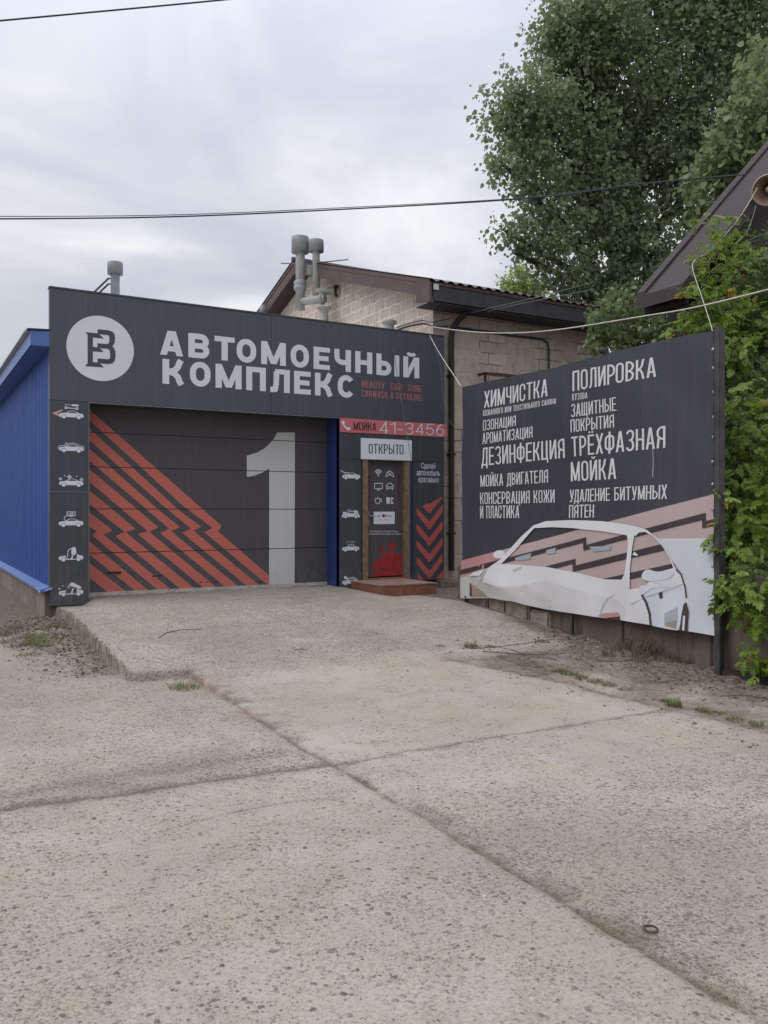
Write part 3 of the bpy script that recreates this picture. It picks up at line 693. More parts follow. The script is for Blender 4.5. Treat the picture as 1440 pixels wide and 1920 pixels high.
# --- garage door with print
A = Art(facade_map(YD)); P2 = lambda x, y: fac(*Z2(x, y), YD)
zb = P2(225, 958)[1]; zb = (zb + P2(1365, 915)[1]) / 2
x0d, x1d = .512, 4.389
seams = [sum(P2(*q)[1] for q in pr) / 2 for pr in (((275, 172), (1360, 240)), ((225, 340), (1360, 382)), ((225, 546), (1360, 556)), ((225, 758), (1360, 742)))]
zs = [ZL + .15] + seams + [zb + .012]
for a, b in zip(zs[:-1], zs[1:]):
    A.mb.box(x0d - .1, x1d + .1, YD, YD + .04, b + .0035, a - .0035, M['vblack'], .005)
A.mb.box(x0d - .1, x1d + .1, YD + .012, YD + .045, zb, ZL + .2, M['ink'])
def split_z(polys):                          # print is cut at the section joints
    out = []
    for pl in polys:
        for a, b in zip(zs[:-1], zs[1:]):
            q = pl
            for lim, sgn in ((a - .006, 1), (b + .006, -1)):
                r = []
                for i in range(len(q)):
                    p, n = q[i], q[(i + 1) % len(q)]; dp = (lim - p[1]) * sgn; dn = (lim - n[1]) * sgn
                    if dp >= 0: r.append(p)
                    if (dp > 0 and dn < 0) or (dp < 0 and dn > 0):
                        k = dp / (dp - dn); r.append((p[0] + (n[0] - p[0]) * k, lim))
                q = r
                if len(q) < 3: break
            if len(q) >= 3 and abs(area(q)) > 1e-5: out.append(q)
    return out
org = [P2(*q) for q in [(200, 45), (240, 85), (862, 632), (846, 660), (1092, 872), (1092, 919), (315, 953), (222, 880), (200, 862)]]
def tri_poly(p):
    V, F = union([p]); return [[V[i] for i in f] for f in F]
A.poly(split_z(tri_poly(org)), M['orange'], 1)
ST = [[(205, 126), (440, 338), (665, 545), (792, 640), (752, 658), (850, 740), (1072, 925)],
      [(205, 222), (570, 545), (688, 642), (645, 661), (968, 927)],
      [(205, 322), (470, 545), (584, 643), (540, 664), (862, 930)],
      [(205, 424), (350, 545), (476, 652), (430, 668), (758, 936)],
      [(205, 532), (366, 658), (322, 678), (648, 943)],
      [(205, 670), (538, 947)],
      [(205, 770), (240, 802), (430, 952)]]
for L in ST:
    A.poly(split_z(stroke([P2(*q) for q in L], .088)), M['vblack'], 2)
A.poly(split_z([[P2(*q) for q in ((205, 622), (230, 640), (260, 660), (238, 678), (205, 690))]]), M['vblack'], 3)
one = [(1216, 182), (1130, 182), (1118, 206), (1098, 232), (1070, 258), (1035, 279), (984, 294), (984, 397), (1020, 390), (1060, 375), (1092, 357), (1091, 918), (1214, 915)]
A.poly(split_z(tri_poly([P2(*q) for q in one])), M['white2'], 1)
for q in [((300, 858), (345, 853), (380, 858), (300, 864)), ((528, 872), (580, 868), (585, 873), (530, 878)), ((755, 902), (765, 901), (765, 906), (755, 906)), ((788, 901), (796, 900), (796, 905), (788, 905)), ((822, 900), (842, 898), (842, 903), (822, 905))]:
    A.poly([P2(*p) for p in q], M['ink'], 3)
gd = A.build('garage_door', bld)
m = MB(); m.box(x0d, x1d, YD - .03, YD + .03, zb - .03, zb + .028, M['sill'], .006); m.build('bottom_rail', gd)
hx, hz = P2(362, 857); m = MB(); m.box(hx - .05, hx + .05, YD - .05, YD - .008, hz - .012, hz + .012, M['rubber'], .008); m.build('door_handle', gd)
m = MB(); m.box(x0d, x1d, YD - .05, YD + .03, .34, zb - .03, M['rubber']); m.build('bottom_seal', gd)

# --- pictograms on the pillars
CARP = [(0, .12), (.015, .20), (.06, .225), (.28, .255), (.37, .325), (.46, .355), (.60, .355), (.72, .305), (.83, .25), (.95, .235), (.985, .235), (.97, .20), (1.0, .16), (.985, .085), (.93, .07), (.05, .07)]
CARW = [(.33, .262), (.40, .315), (.47, .335), (.60, .335), (.69, .295), (.735, .258)]
OPENC = [[(0, .12), (.015, .20), (.06, .225), (.27, .25), (.31, .26), (.27, .20), (.30, .08), (.05, .07)], [(.28, .075), (.72, .075), (.72, .105), (.28, .105)], [(.38, .11), (.50, .13), (.55, .33), (.60, .33), (.56, .10), (.38, .09)], [(.62, .09), (.72, .12), (.75, .33), (.83, .25), (.95, .235), (.985, .235), (.97, .20), (1, .16), (.985, .085), (.93, .07), (.62, .07)]]
def star(x, y, r): return [(x + (r if i % 2 == 0 else r * .38) * math.cos(math.pi / 4 * i), y + (r if i % 2 == 0 else r * .38) * math.sin(math.pi / 4 * i)) for i in range(8)]
EXTRA = {
 'tools': [[(.22, .60), (.30, .61), (.50, .60), (.52, .63), (.78, .63), (.80, .595), (.78, .555), (.52, .555), (.50, .585), (.30, .585), (.22, .575)]] + stroke(circle(.28, .465, .045, n=14), .035, True) + stroke([(.32, .465), (.68, .455)], .035) + stroke(circle(.72, .455, .045, n=14), .035, True),
 'hood': stroke([(-.05, .12), (-.03, .24), (.02, .29), (.27, .29), (.35, .37), (.46, .405), (.62, .405), (.74, .35), (.86, .29), (1.0, .28), (1.03, .12)], .022) + stroke([(.22, .33), (.29, .40)], .02) + [circle(.30, .405, .025, n=10)],
 'shine': stroke(star(.42, .43, .085), .03, True) + [star(.23, .47, .045), star(.72, .46, .045)] + stroke(circle(.06, .33, .05, n=4), .03, True) + stroke(circle(.92, .32, .06, n=4), .03, True),
 'scan': stroke([(.34, .48), (.66, .48), (.66, .64), (.34, .64)], .03, True) + stroke([(.34, .49), (.25, .44), (.22, .36), (.27, .26)], .025) + [[(.42, .44), (.58, .44), (.56, .47), (.44, .47)], [(.41, .52), (.44, .52), (.44, .59), (.41, .57)], [(.46, .52), (.50, .52), (.50, .58), (.46, .58)], [(.52, .52), (.58, .52), (.58, .60), (.52, .60)]],
 'vacuum': [smooth_poly([(.52, .30), (.70, .30), (.69, .54), (.66, .60), (.58, .61), (.52, .54)], n=3)] + stroke([(.54, .55), (.42, .52), (.37, .42), (.36, .22), (.30, .09)], .03),
 'bottle': [[(.44, .50), (.50, .58), (.58, .57), (.88, .40), (.92, .31), (.84, .29), (.55, .41), (.46, .43)]] + stroke([(.44, .50), (.36, .40)], .02) + stroke([(.40, .42), (.36, .34)], .02) + stroke([(.45, .42), (.43, .32)], .02) + [star(.03, .33, .06), star(.18, .45, .035), star(.62, .31, .035)],
 'lance': stroke([(-.10, .46), (.06, .36), (.16, .34), (.34, .335)], .035) + stroke([(.12, .34), (.14, .24)], .025),
 'foam': [circle(.10, .27, .07, n=12), circle(.20, .29, .055, n=12), circle(.76, .35, .075, n=12), circle(.86, .32, .065, n=12), circle(.96, .10, .06, n=10), circle(.02, .08, .05, n=10), circle(.34, .42, .035, n=10), circle(.46, .45, .02, n=8)] + stroke([(.36, .36), (.70, .385)], .03),
 'drops': [[(x, .56), (x + .028, .50), (x, .465), (x - .028, .50)] for x in (.28, .43, .57, .71)] + [[(x, .42), (x + .03, .37), (x, .34), (x - .03, .37)] for x in (.36, .50, .64)],
 'brush': [circle(.18, .40, .085, n=14), circle(.28, .34, .05, n=10)] + stroke([(.34, .33), (.36, .43)], .025) + stroke([(.40, .34), (.56, .40), (.72, .37), (.88, .27)], .03)}
def pictogram(px0, px1, pyb, kind, open_=False):
    a = fac(px0, pyb); b = fac(px1, pyb); W = b[0] - a[0]; zb_ = (a[1] + b[1]) / 2
    A = Art(facade_map(0.0)); T = lambda P: [(a[0] + x * W, zb_ + y * W) for x, y in P]
    if kind == 'tools':
        A.poly([T([(-.28, .21), (.14, .40), (.14, .33), (-.08, .21), (.14, .09), (.14, .01)])], M['pale'], 1)
    A.poly([T(p) for p in (OPENC if open_ else [CARP])], M['white'], 2)
    if not open_: A.poly(T(CARW), M['vblack'], 3)
    for cx in (.19, .80):
        A.poly(T(circle(cx, .085, .098, n=20)), M['edge'], 3); A.poly(T(circle(cx, .085, .078, n=20)), M['white'], 4)
    A.poly([T(p) for p in EXTRA[kind]], M['white'], 4)
    A.build('pictogram', bld)
pictogram(110.8, 156.7, 785.5, 'tools'); pictogram(110.8, 156.5, 848.5, 'hood'); pictogram(110.5, 156.3, 912.8, 'shine')
pictogram(109.8, 156.2, 988.0, 'scan'); pictogram(109.8, 156.2, 1052.6, 'vacuum', True); pictogram(109.8, 156.2, 1117.6, 'bottle', True)
pictogram(641.7, 675, 899.4, 'lance'); pictogram(641.3, 673.5, 971.8, 'foam'); pictogram(641.3, 673.3, 1034.2, 'drops'); pictogram(641.3, 673.5, 1097, 'brush')

# --- slogan and chevrons right of the entrance
A = Art(facade_map(0.0))
for txt, xa, xb, yb_, yt in (('Сделай', 789.7, 816.2, 878.0, 867.0), ('автомобиль', 781.2, 824.2, 891.3, 879.5), ('красивым', 784.7, 821.7, 904.0, 892.2)):
    a = fac(xa, yb_); b = fac(xb, yb_ + .5); h = fac(xa, yt)[1] - a[1]
    V, F, _ = font_tris(txt); A.tri([(a[0] + (b[0] - a[0]) * u, a[1] + h * .92 * v) for u, v in V], F, M['white'], 1)
A.build('slogan_lettering', bld)
Zc = zz(640, 920, 7.2); PC = lambda x, y: fac(*Zc(x, y), 0.0)
CH = [[(1090, 208), (1168, 172), (1184, 182), (1355, 80), (1358, 100), (1190, 312)]]
for y0 in (228, 446, 668, 890):
    CH.append([(1016, y0), (1016, y0 + 92), (1190, y0 + 305), (1366, y0 + 62), (1366, y0 - 42), (1190, y0 + 190)])
CH += [[(1028, 1108), (1110, 1200), (1030, 1200)], [(1382, 1066), (1388, 1190), (1275, 1188)]]
A = Art(facade_map(0.0)); A.poly([[PC(*q) for q in c] for c in CH], M['coral'], 1); A.build('chevron_graphic', bld)

# --- entrance door
YE = .07
m = MB(); xl0, xl1 = fac(680, 960)[0], fac(690, 960)[0]; xr0, xr1 = fac(758, 960)[0], fac(768.5, 960)[0]
m.box(xl0, xl1, -.012, .10, .475, 2.47, M['wood'], .005); m.box(xr0, xr1, -.012, .10, .475, 2.47, M['wood'], .005); m.box(xl0, xr1, -.010, .10, 2.47, 2.54, M['wood'], .005); m.build('door_frame', bld)
m = MB(); m.box(xr1 + .002, 5.80, -.004, .10, .44, 2.47, M['bluedark'], .003); m.build('corner_trim', bld)
m = MB(); m.box(xl0 - .04, 5.80, .02, .14, .40, .472, M['conc']); m.box(xl1, xr0 + .1, -.06, .02, .462, .50, M['tile']); m.build('threshold', bld)
Zd = zz(680, 840, 7.385); PD = lambda x, y: fac(*Zd(x, y), YE)
A = Art(facade_map(YE), .0016)
A.mb.box(xl1, xr0, YE, YE + .05, .515, 2.47, M['vblack'], .004)
KX = (PD(300, 900)[0] - PD(200, 900)[0]) / 100; KZ = (PD(250, 500)[1] - PD(250, 1000)[1]) / 500
def strk(pts, w, mat, lay, closed=False): A.poly(stroke([PD(*p) for p in pts], w * (KX + KZ) / 2, closed), mat, lay)
for r in (70, 48, 26): strk([(216 + r * .82 * math.cos(a), 385 + r * 1.18 * math.sin(a)) for a in np.linspace(-2.45, -.69, 9)], 13, M['white'], 1)
A.poly([PD(216 + 8 * math.cos(a), 384 + 11 * math.sin(a)) for a in np.linspace(0, 6.28, 12)[:-1]], M['white'], 1)
strk([(372, 300), (372, 322)], 8, M['white'], 1)
strk([(322, 395), (326, 360), (342, 332), (360, 326), (386, 328), (404, 334), (422, 362), (428, 396), (412, 392), (394, 372), (354, 372), (338, 392)], 9, M['white'], 1, True)
strk([(345, 338), (372, 365), (402, 338)], 8, M['white'], 1)
strk([(164, 490), (272, 490), (272, 562), (164, 562)], 9, M['white'], 1, True); strk([(218, 562), (218, 580)], 16, M['white'], 1); strk([(192, 582), (246, 582)], 8, M['white'], 1)
strk([(338, 530), (342, 500), (354, 490), (396, 490), (408, 500), (412, 530)], 9, M['white'], 1); strk([(324, 520), (330, 560), (420, 560), (428, 520), (412, 516), (408, 540), (342, 540), (338, 516)], 8, M['white'], 1, True); strk([(340, 560), (336, 585)], 8, M['white'], 1); strk([(410, 560), (414, 585)], 8, M['white'], 1)
strk([(174, 700), (176, 745), (192, 770), (222, 770), (238, 745), (240, 700)], 9, M['white'], 1, True); strk([(240, 708), (262, 712), (260, 742), (238, 746)], 8, M['white'], 1); strk([(205, 690), (211, 672)], 7, M['white'], 1)
A.text('WC', PD(326, 775), PD(426, 775), KZ * 92, M['white'], 1, .40, .16, .10, .10)
for xx in (93, 498): strk([(xx, 400), (xx, 715)], 20, M['crimson'], 1); A.poly([PD(xx - 26, 402), PD(xx + 26, 402), PD(xx, 352)], M['crimson'], 1)
for txt, xa, xb, yb_, hh in (('Пока Ваш авто становится чище,', 96, 488, 1166, 28), ('мы предлагаем все условия для отдыха', 60, 530, 1200, 26)):
    A.text(txt, PD(xa, yb_), PD(xb, yb_), KZ * hh, M['white2'], 1, font=True)
A.poly([PD(*p) for p in smooth_poly([(408, 1310), (452, 1335), (460, 1372), (445, 1410), (408, 1426), (372, 1410), (358, 1370), (370, 1335)], n=3)], M['red'], 1)
A.poly([[PD(*p) for p in q] for q in (
    [(275, 1350), (300, 1345), (298, 1420), (318, 1470), (290, 1500), (262, 1460), (262, 1400)],
    [(262, 1440), (310, 1450), (360, 1445), (440, 1445), (455, 1500), (430, 1580), (385, 1690), (210, 1655), (180, 1720), (170, 1785), (135, 1785), (150, 1680), (135, 1620), (175, 1560), (235, 1510), (300, 1545), (290, 1500)],
    [(470, 1490), (485, 1465), (590, 1440), (590, 1745), (140, 1785), (215, 1690), (390, 1705), (440, 1610)])], M['red'], 1)
strk([(458, 1490), (430, 1610), (390, 1695), (250, 1668)], 12, M['darkred'], 2); strk([(300, 1545), (350, 1540), (385, 1500)], 9, M['darkred'], 2); strk([(205, 1575), (240, 1600), (270, 1585)], 12, M['darkred'], 2)
ed = A.build('entrance_door', bld)
A = Art(facade_map(YE - .001), .0016)
rc = [(150, 893), (160, 882), (434, 882), (443, 893), (441, 1042), (431, 1052), (160, 1054), (150, 1044)]
A.poly([PD(*p) for p in rc], M['white'], 2)
A.poly([PD(282 + 16 * math.cos(a), 940 + 22 * math.sin(a)) for a in np.linspace(0, 6.28, 15)[:-1]], M['darkred'], 3); A.poly([PD(310 + 16 * math.cos(a), 940 + 22 * math.sin(a)) for a in np.linspace(0, 6.28, 15)[:-1]], M['orange'], 4)
A.text('VISA', PD(198, 951), PD(246, 951), KZ * 22, M['ink'], 3, font=True); A.text('МИР', PD(340, 951), PD(402, 951), KZ * 20, M['ink'], 3, font=True); A.text('Pay', PD(238, 1003), PD(262, 1003), KZ * 16, M['ink'], 3, font=True); A.text('G Pay', PD(304, 1003), PD(358, 1003), KZ * 16, M['ink'], 3, font=True)
A.build('payment_sticker', ed)
m = MB(); a = PD(60, 870); b = PD(95, 1085); m.box(a[0], b[0], YE - .014, YE - .001, b[1], a[1], M['steel'], .005)
h0 = PD(78, 942); h1 = PD(158, 944); m.tube([(h0[0], YE - .01, h0[1]), (h0[0], YE - .05, h0[1])], .011, M['alu'], 10); m.tube([(h0[0], YE - .05, h0[1]), (h1[0], YE - .05, h1[1])], .009, M['alu'], 10); m.build('door_handle', ed)

# --- blue side wall, eave, flashing, plinth
def corr_wall(x, y0, y1, z0, z1, mat, pitch=.15, amp=.026):
    mb = MB(); ys = []; y = y0
    while y < y1:
        for f_, o in ((0, 0), (.30, 0), (.42, amp), (.88, amp)): ys.append((y + f_ * pitch, o))
        y += pitch
    v = []; f = []
    for y, o in ys: v += [(x - o, y, z0), (x - o, y, z1)]
    for i in range(len(ys) - 1): f.append((2 * i, 2 * i + 1, 2 * i + 3, 2 * i + 2))
    mb.add(v, f, mat); return mb
corr_wall(.03, .10, 9.0, .56, 4.0, M['blue']).build('side_wall', bld)
m = MB(); m.prism([(-.22, 0.0, 3.84), (-.22, 0.0, 4.035), (0.0, 0.0, 4.05), (0.0, 0.0, 3.84)], (0, .025, 0), M['bluelight']); m.prism([(-.22, .0, 3.84), (-.22, .0, 4.035), (-.22, 9.1, 4.035), (-.22, 9.1, 3.84)], (-.02, 0, 0), M['bluelight']); m.box(-.215, .03, .03, 9.1, 3.835, 3.85, M['bluelight']); m.build('eave_fascia', bld)
m = MB(); m.prism([(-.28, -.015, 4.04), (-.28, -.015, 4.06), (.0, -.015, 4.075), (.0, -.015, 4.055)], (0, .1, 0), M['brown_dark'])
m.prism([(-.30, .1, 4.04), (-.30, .1, 4.062), (6.35, .1, 4.50), (6.35, .1, 4.47)], (0, 9.1, 0), M['alu_roof']); m.build('roof', bld)
m = MB(); m.prism([(.03, .02, .585), (-.115, .02, .545), (-.118, .02, .515), (.03, .02, .54)], (0, 9, 0), M['bluelight']); fl = m.build('plinth_flashing', bld)
m = MB(); m.add([(-.13, .36, .553), (.035, .30, .600), (.035, -.02, .575), (-.135, .06, .520)], [(0, 1, 2, 3)], M['bluelight']); m.add([(-.135, .06, .520), (.035, -.02, .575), (.03, -.03, .555), (-.12, .03, .505)], [(0, 1, 2, 3)], M['bluelight']); m.build('bent_flashing_end', fl)
m = MB(); m.box(-.045, .25, .12, 9.0, -.1, .53, M['conc']); m.box(.005, .28, .101, .13, -.1, .52, M['conc']); m.box(.03, 6.35, 8.9, 9.0, .3, 4.2, M['conc']); m.build('plinth', bld)
m = MB(); m.box(.04, .3, .1, .4, .3, 4.0, M['ink']); m.build('light_blocker', bld); m = MB(); m.box(4.52, 6.36, .15, .25, .30, 4.4, M['ink']); m.build('light_blocker', bld)  # unseen black boxes added behind the panels to stop light leaks

# --- shop sign: parapet board with logo and lettering
sg = thing('shop_sign', 'long black sign board with round white emblem and big white letters above garage door', 'sign', (3.2, 0, 3.2))
m = MB(); m.box(0, 3.21, 0, .10, ZL, ZT, M['clad'], .004).box(3.2135, FW, 0, .10, ZL, ZT, M['clad'], .004); m.build('board', sg)
m = MB(); m.box(-.008, FW + .008, -.008, .12, ZT + .001, ZT + .028, M['clad_low'], .004); m.box(FW + .001, FW + .03, -.003, .1, 3.0, ZT, M['edge'], .003); m.build('cap_trim', sg)
A = Art(facade_map(0.0)); c0 = fac(187.5, 653); A.poly(circle(.668, 3.879, .4535, n=64), M['white'], 1)
Zg = zz(100, 570, 7.2); PG = lambda x, y: fac(*Zg(x, y), 0.0)
fl_ = [(432, 380), (600, 397), (625, 412), (655, 440), (684, 468), (533, 452), (533, 577), (600, 588), (640, 607), (680, 650), (533, 641), (533, 785), (600, 790), (640, 812), (684, 858), (434, 840), (438, 822), (462, 805), (462, 415)]
bb = [(597, 341), (740, 355), (795, 372), (825, 410), (832, 460), (826, 520), (808, 555), (792, 572), (815, 590), (836, 640), (838, 720), (826, 770), (795, 802), (745, 812), (597, 797), (597, 735), (740, 748), (762, 735), (768, 700), (764, 640), (752, 612), (725, 604), (597, 592), (597, 531), (720, 542), (748, 530), (757, 500), (756, 450), (745, 424), (715, 416), (597, 404)]
A.poly([PG(*q) for q in fl_], M['clad_low'], 2); A.poly([PG(*q) for q in bb], M['clad_low'], 3); A.build('emblem', sg)
def fline(txt, xa, xb, z0, z1, mat, **k):
    A = Art(facade_map(0.0)); A.text(txt, (xa, z0), (xb, z0), z1 - z0, mat, 1, **k); return A.build('lettering', sg)
fline('АВТОМОЕЧНЫЙ', 1.495, 5.918, 3.873, 4.228, M['white'], w0=.82, t=.25, th=.215, gap=.20)
fline('КОМПЛЕКС', 1.530, 4.675, 3.455, 3.815, M['white'], w0=.82, t=.25, th=.215, gap=.19)
q = fac(678.1, 727.5); r_ = fac(790.6, 733.9); fline('BEAUTY  CAR  ZONE', q[0], r_[0], (q[1] + r_[1]) / 2, (fac(678.1, 714.4)[1] + fac(790.6, 721.9)[1]) / 2, M['dullpink'], w0=.44, t=.115, th=.105, gap=.13)
q = fac(678.1, 744.4); r_ = fac(790.6, 750.8); fline('CARWASH & DETAILING', q[0], r_[0], (q[1] + r_[1]) / 2, (fac(678.1, 731.3)[1] + fac(790.6, 739.5)[1]) / 2, M['dullpink'], w0=.44, t=.115, th=.105, gap=.12)

# --- phone strip
ps = thing('phone_sign', 'narrow pink strip sign with a phone number above the entrance', 'sign', (5.4, -.01, 3.0))
A = Art(facade_map(-.012)); sx0, sx1 = fac(637, 800)[0], fac(837.5, 800)[0]; sz0, sz1 = 2.889, 3.119
A.mb.box(sx0, sx1, -.012, -.001, sz0, sz1, M['pink'], .003); A.build('strip', ps)
Zp = zz(640, 780, 7.2); PP = lambda x, y: fac(*Zp(x, y), -.012)
A = Art(facade_map(-.012)); A.poly(stroke(smooth_poly([PP(22, 82), PP(30, 120), PP(62, 160), PP(98, 178)], False), .028) + [[PP(-2, 72), PP(25, 62), PP(50, 92), PP(30, 108), PP(5, 108)], [PP(85, 150), PP(118, 158), PP(118, 188), PP(88, 198), PP(68, 172)]], M['white'], 2); A.build('phone_icon', ps); A = Art(facade_map(-.012))
A.text('МОЙКА', PP(165, 190), PP(468, 200), (.135, .135), M['ink'], 2, .36, .085, .075, .075); A.build('lettering', ps); A = Art(facade_map(-.012))
A.text('41-3456', PP(512, 238), PP(1385, 266), (.200, .195), M['white'], 2, .60, .075, .075, .16); A.build('lettering', ps)
# --- open board
os_ = thing('open_sign', 'white board with black word over the entrance door', 'sign', (5.3, -.02, 2.5))
ox0, ox1 = fac(675.5, 845)[0], fac(771, 845)[0]; oz0 = (fac(675.5, 861, -.02)[1] + fac(771, 864, -.02)[1]) / 2; oz1 = (fac(675.5, 821.5)[1] + fac(771, 825.5)[1]) / 2
m = MB(); m.box(ox0, ox1, -.022, -.013, oz0, oz1, M['white'], .002); m.build('board', os_)
m = MB(); m.box(ox0 - .002, ox1 + .002, -.026, -.012, oz0 - .006, oz0 + .006, M['alu'], .002); m.build('lower_edge', os_)
A = Art(facade_map(-.022)); Q = lambda x, y: fac(*Zp(x, y), -.022); A.text('ОТКРЫТО', Q(368, 502), Q(838, 520), (.156, .166), M['ink'], 1, .36, .088, .085, .085); A.build('lettering', os_)

# --- doorstep
st_ = thing('doorstep', 'low doorstep clad in red brown tiles at the entrance', 'step', (5.1, -.5, .28))
m = MB(); m.box(4.60, 5.62, -.99, -.003, .20, .452, M['tile'], .006); m.build('riser', st_)
m = MB(); m.box(4.592, 5.628, -.998, -.003, .454, .474, M['tile_top'], .005); m.build('tread', st_)

# ================================================================== BLOCK BUILDING
GXW, YW = 6.386, .28
EY, EZ, RY, RZ, BY = -.20, 5.52, 5.48, 7.32, 11.16
XE = 10.9; XR = 6.0
bb_ = thing('block_building', 'old block masonry building with shallow brown roof behind the garage', 'building', (8.4, 5, .3))
slope = (RZ - EZ) / (RY - EY)
zr = lambda y: RZ - abs(y - RY) * slope
def wall_obj(name, faces):
    mb = MB()
    for v, mat in faces: mb.add(v, [tuple(range(len(v)))], mat)
    return mb.build(name, bb_, fix=False)
yb_ = 2 * RY - YW; zw = zr(YW) - .10
wall_obj('wall', [([(GXW, YW, -.2), (XE - .3, YW, -.2), (XE - .3, YW, zw), (GXW, YW, zw)], M['blocks']),
                  ([(XE - .3, YW, -.2), (XE - .3, yb_, -.2), (XE - .3, yb_, zw), (XE - .3, RY, RZ - .1), (XE - .3, YW, zw)], M['blocks_gable']),
                  ([(XE - .3, yb_, -.2), (GXW, yb_, -.2), (GXW, yb_, zw), (XE - .3, yb_, zw)], M['blocks'])])
wall_obj('gable_wall', [([(GXW, yb_, -.2), (GXW, YW, -.2), (GXW, YW, zw), (GXW, RY, RZ - .1), (GXW, yb_, zw)], M['blocks_gable'])])
# corrugated roof sheet, two slopes
mb = MB(); xs = np.arange(XR - .03, XE, .02); 
for sgn in (1, -1):
    v = []; f = []
    for lay in (0, -.010):
        for x in xs:
            o = .020 * math.cos((x - XR) / .20 * 2 * math.pi) + lay + .02
            v += [(x, RY - sgn * (RY - EY + .06), EZ - .06 * slope + o), (x, RY, RZ + o)]
    n = len(xs)
    for L in (0, 2 * n):
        for i in range(n - 1): f.append((L + 2 * i, L + 2 * i + 2, L + 2 * i + 3, L + 2 * i + 1))
    for i in range(n - 1): f.append((2 * i, 2 * i + 2, 2 * n + 2 * i + 2, 2 * n + 2 * i))
    mb.add(v, f, M['brown_metal'], False)
rf = mb.build('roof', bb_)
m = MB(); m.tube([(XR - .05, RY, RZ + .035), (XE, RY, RZ + .035)], .06, M['brown_metal'], 8); m.build('ridge_cap', rf)
# verge boards, eave box
m = MB()
for ya, yc in ((EY - .02, RY), (2 * RY - EY, RY)):
    m.prism([(XR, ya, zr(ya) - .285), (XR, ya, zr(ya) - .055), (XR, yc, zr(yc) - .055), (XR, yc, zr(yc) - .285)], (.028, 0, 0), M['brown_metal'])
    m.prism([(XR - .014, ya, zr(ya) - .062), (XR - .014, ya, zr(ya) + .012), (XR - .014, yc, zr(yc) + .012), (XR - .014, yc, zr(yc) - .062)], (.030, 0, 0), M['brown_metal'])
m.build('verge_board', bb_)
m = MB(); m.prism([(XR - .02, EY - .03, EZ - .37), (XR - .02, EY - .03, EZ - .03), (XR - .02, .20, EZ + .08), (XR - .02, .20, EZ - .30)], (.05, 0, 0), M['brown_metal']); m.build('eave_end_cap', bb_)
m = MB(); m.box(XR + .06, XE, EY - .02, EY + .005, EZ - .34, EZ - .075, M['soffit']); m.box(XR + .05, XE, EY - .035, EY + .0, EZ - .075, EZ - .025, M['brown_metal']); m.build('eave_fascia', bb_)
m = MB(); m.box(XR + .03, XE, EY + .006, YW, EZ - .37, EZ - .355, M['soffit'])
for ya, yc in ((EY, RY), (2 * RY - EY, RY)):
    m.prism([(XR + .03, ya, zr(ya) - .27), (XR + .03, ya, zr(ya) - .25), (XR + .03, yc, zr(yc) - .25), (XR + .03, yc, zr(yc) - .27)], (GXW - XR - .03, 0, 0), M['brown_dark'])
m.build('soffit', bb_)
m = MB(); m.box(XR + .055, XR + .16, EY - .045, EY - .03, EZ - .16, EZ - .06, M['white2'], .004); m.build('gutter_bracket', bb_)
m = MB(); m.tube([(6.72, .20, .55), (6.72, .20, 4.72), (6.745, .19, 4.86), (6.84, .12, 5.02), (6.93, .02, 5.14)], .052, M['brown_dark'], 14)
for z in (1.2, 2.6, 4.0): m.box(6.66, 6.78, .14, .27, z, z + .03, M['brown_dark'])
m.build('downpipe', bb_)
# cable fixed to the wall, rusty bracket, lamps
t_ = MB(); pts = [(786, 612), (815, 610), (850, 613), (905, 621), (960, 629), (1003, 634), (1018, 636), (1027, 643), (1029, 655), (1029, 700)]
t_.tube([(*[fac(x, y, .25)[0]], .25, fac(x, y, .25)[1]) for x, y in pts[2:]], .018, M['cable_dark'], 8); o = t_.build('wall_cable', None)
tag(o, 'black cable clipped along the block wall and turning down behind the banner', 'cable')
br_ = MB(); a = fac(907, 701, .1); b = fac(966, 706, .1)
br_.box(a[0], b[0], .06, .10, b[1] - .02, b[1] + .025, M['rust']).box(a[0], a[0] + .04, .06, .10, b[1] - .16, b[1], M['rust']).box(a[0], a[0] + .04, .10, .28, b[1] - .02, b[1] + .02, M['rust']).box(b[0] - .04, b[0], .10, .28, b[1] - .02, b[1] + .02, M['rust'])
tag(br_.build('wall_bracket'), 'rusty angle iron bracket on the block wall above the banner edge', 'bracket')
fx = at(497, 578, 20.6); f_ = MB(); f_.box(fx.x - .10, fx.x + .10, fx.y - .14, fx.y + .14, fx.z - .07, fx.z + .07, M['grey_pipe'], .02); f_.tube([(fx.x, fx.y, fx.z), (fx.x + .35, fx.y + .1, fx.z + .12)], .025, M['grey_pipe'], 8)
f_.tube([(fx.x, fx.y + .1, fx.z), (fx.x - .1, fx.y + .9, fx.z - .12)], .02, M['grey_pipe'], 8); tag(f_.build('wall_lamp'), 'small grey lamp under the left verge of the block building', 'lamp')

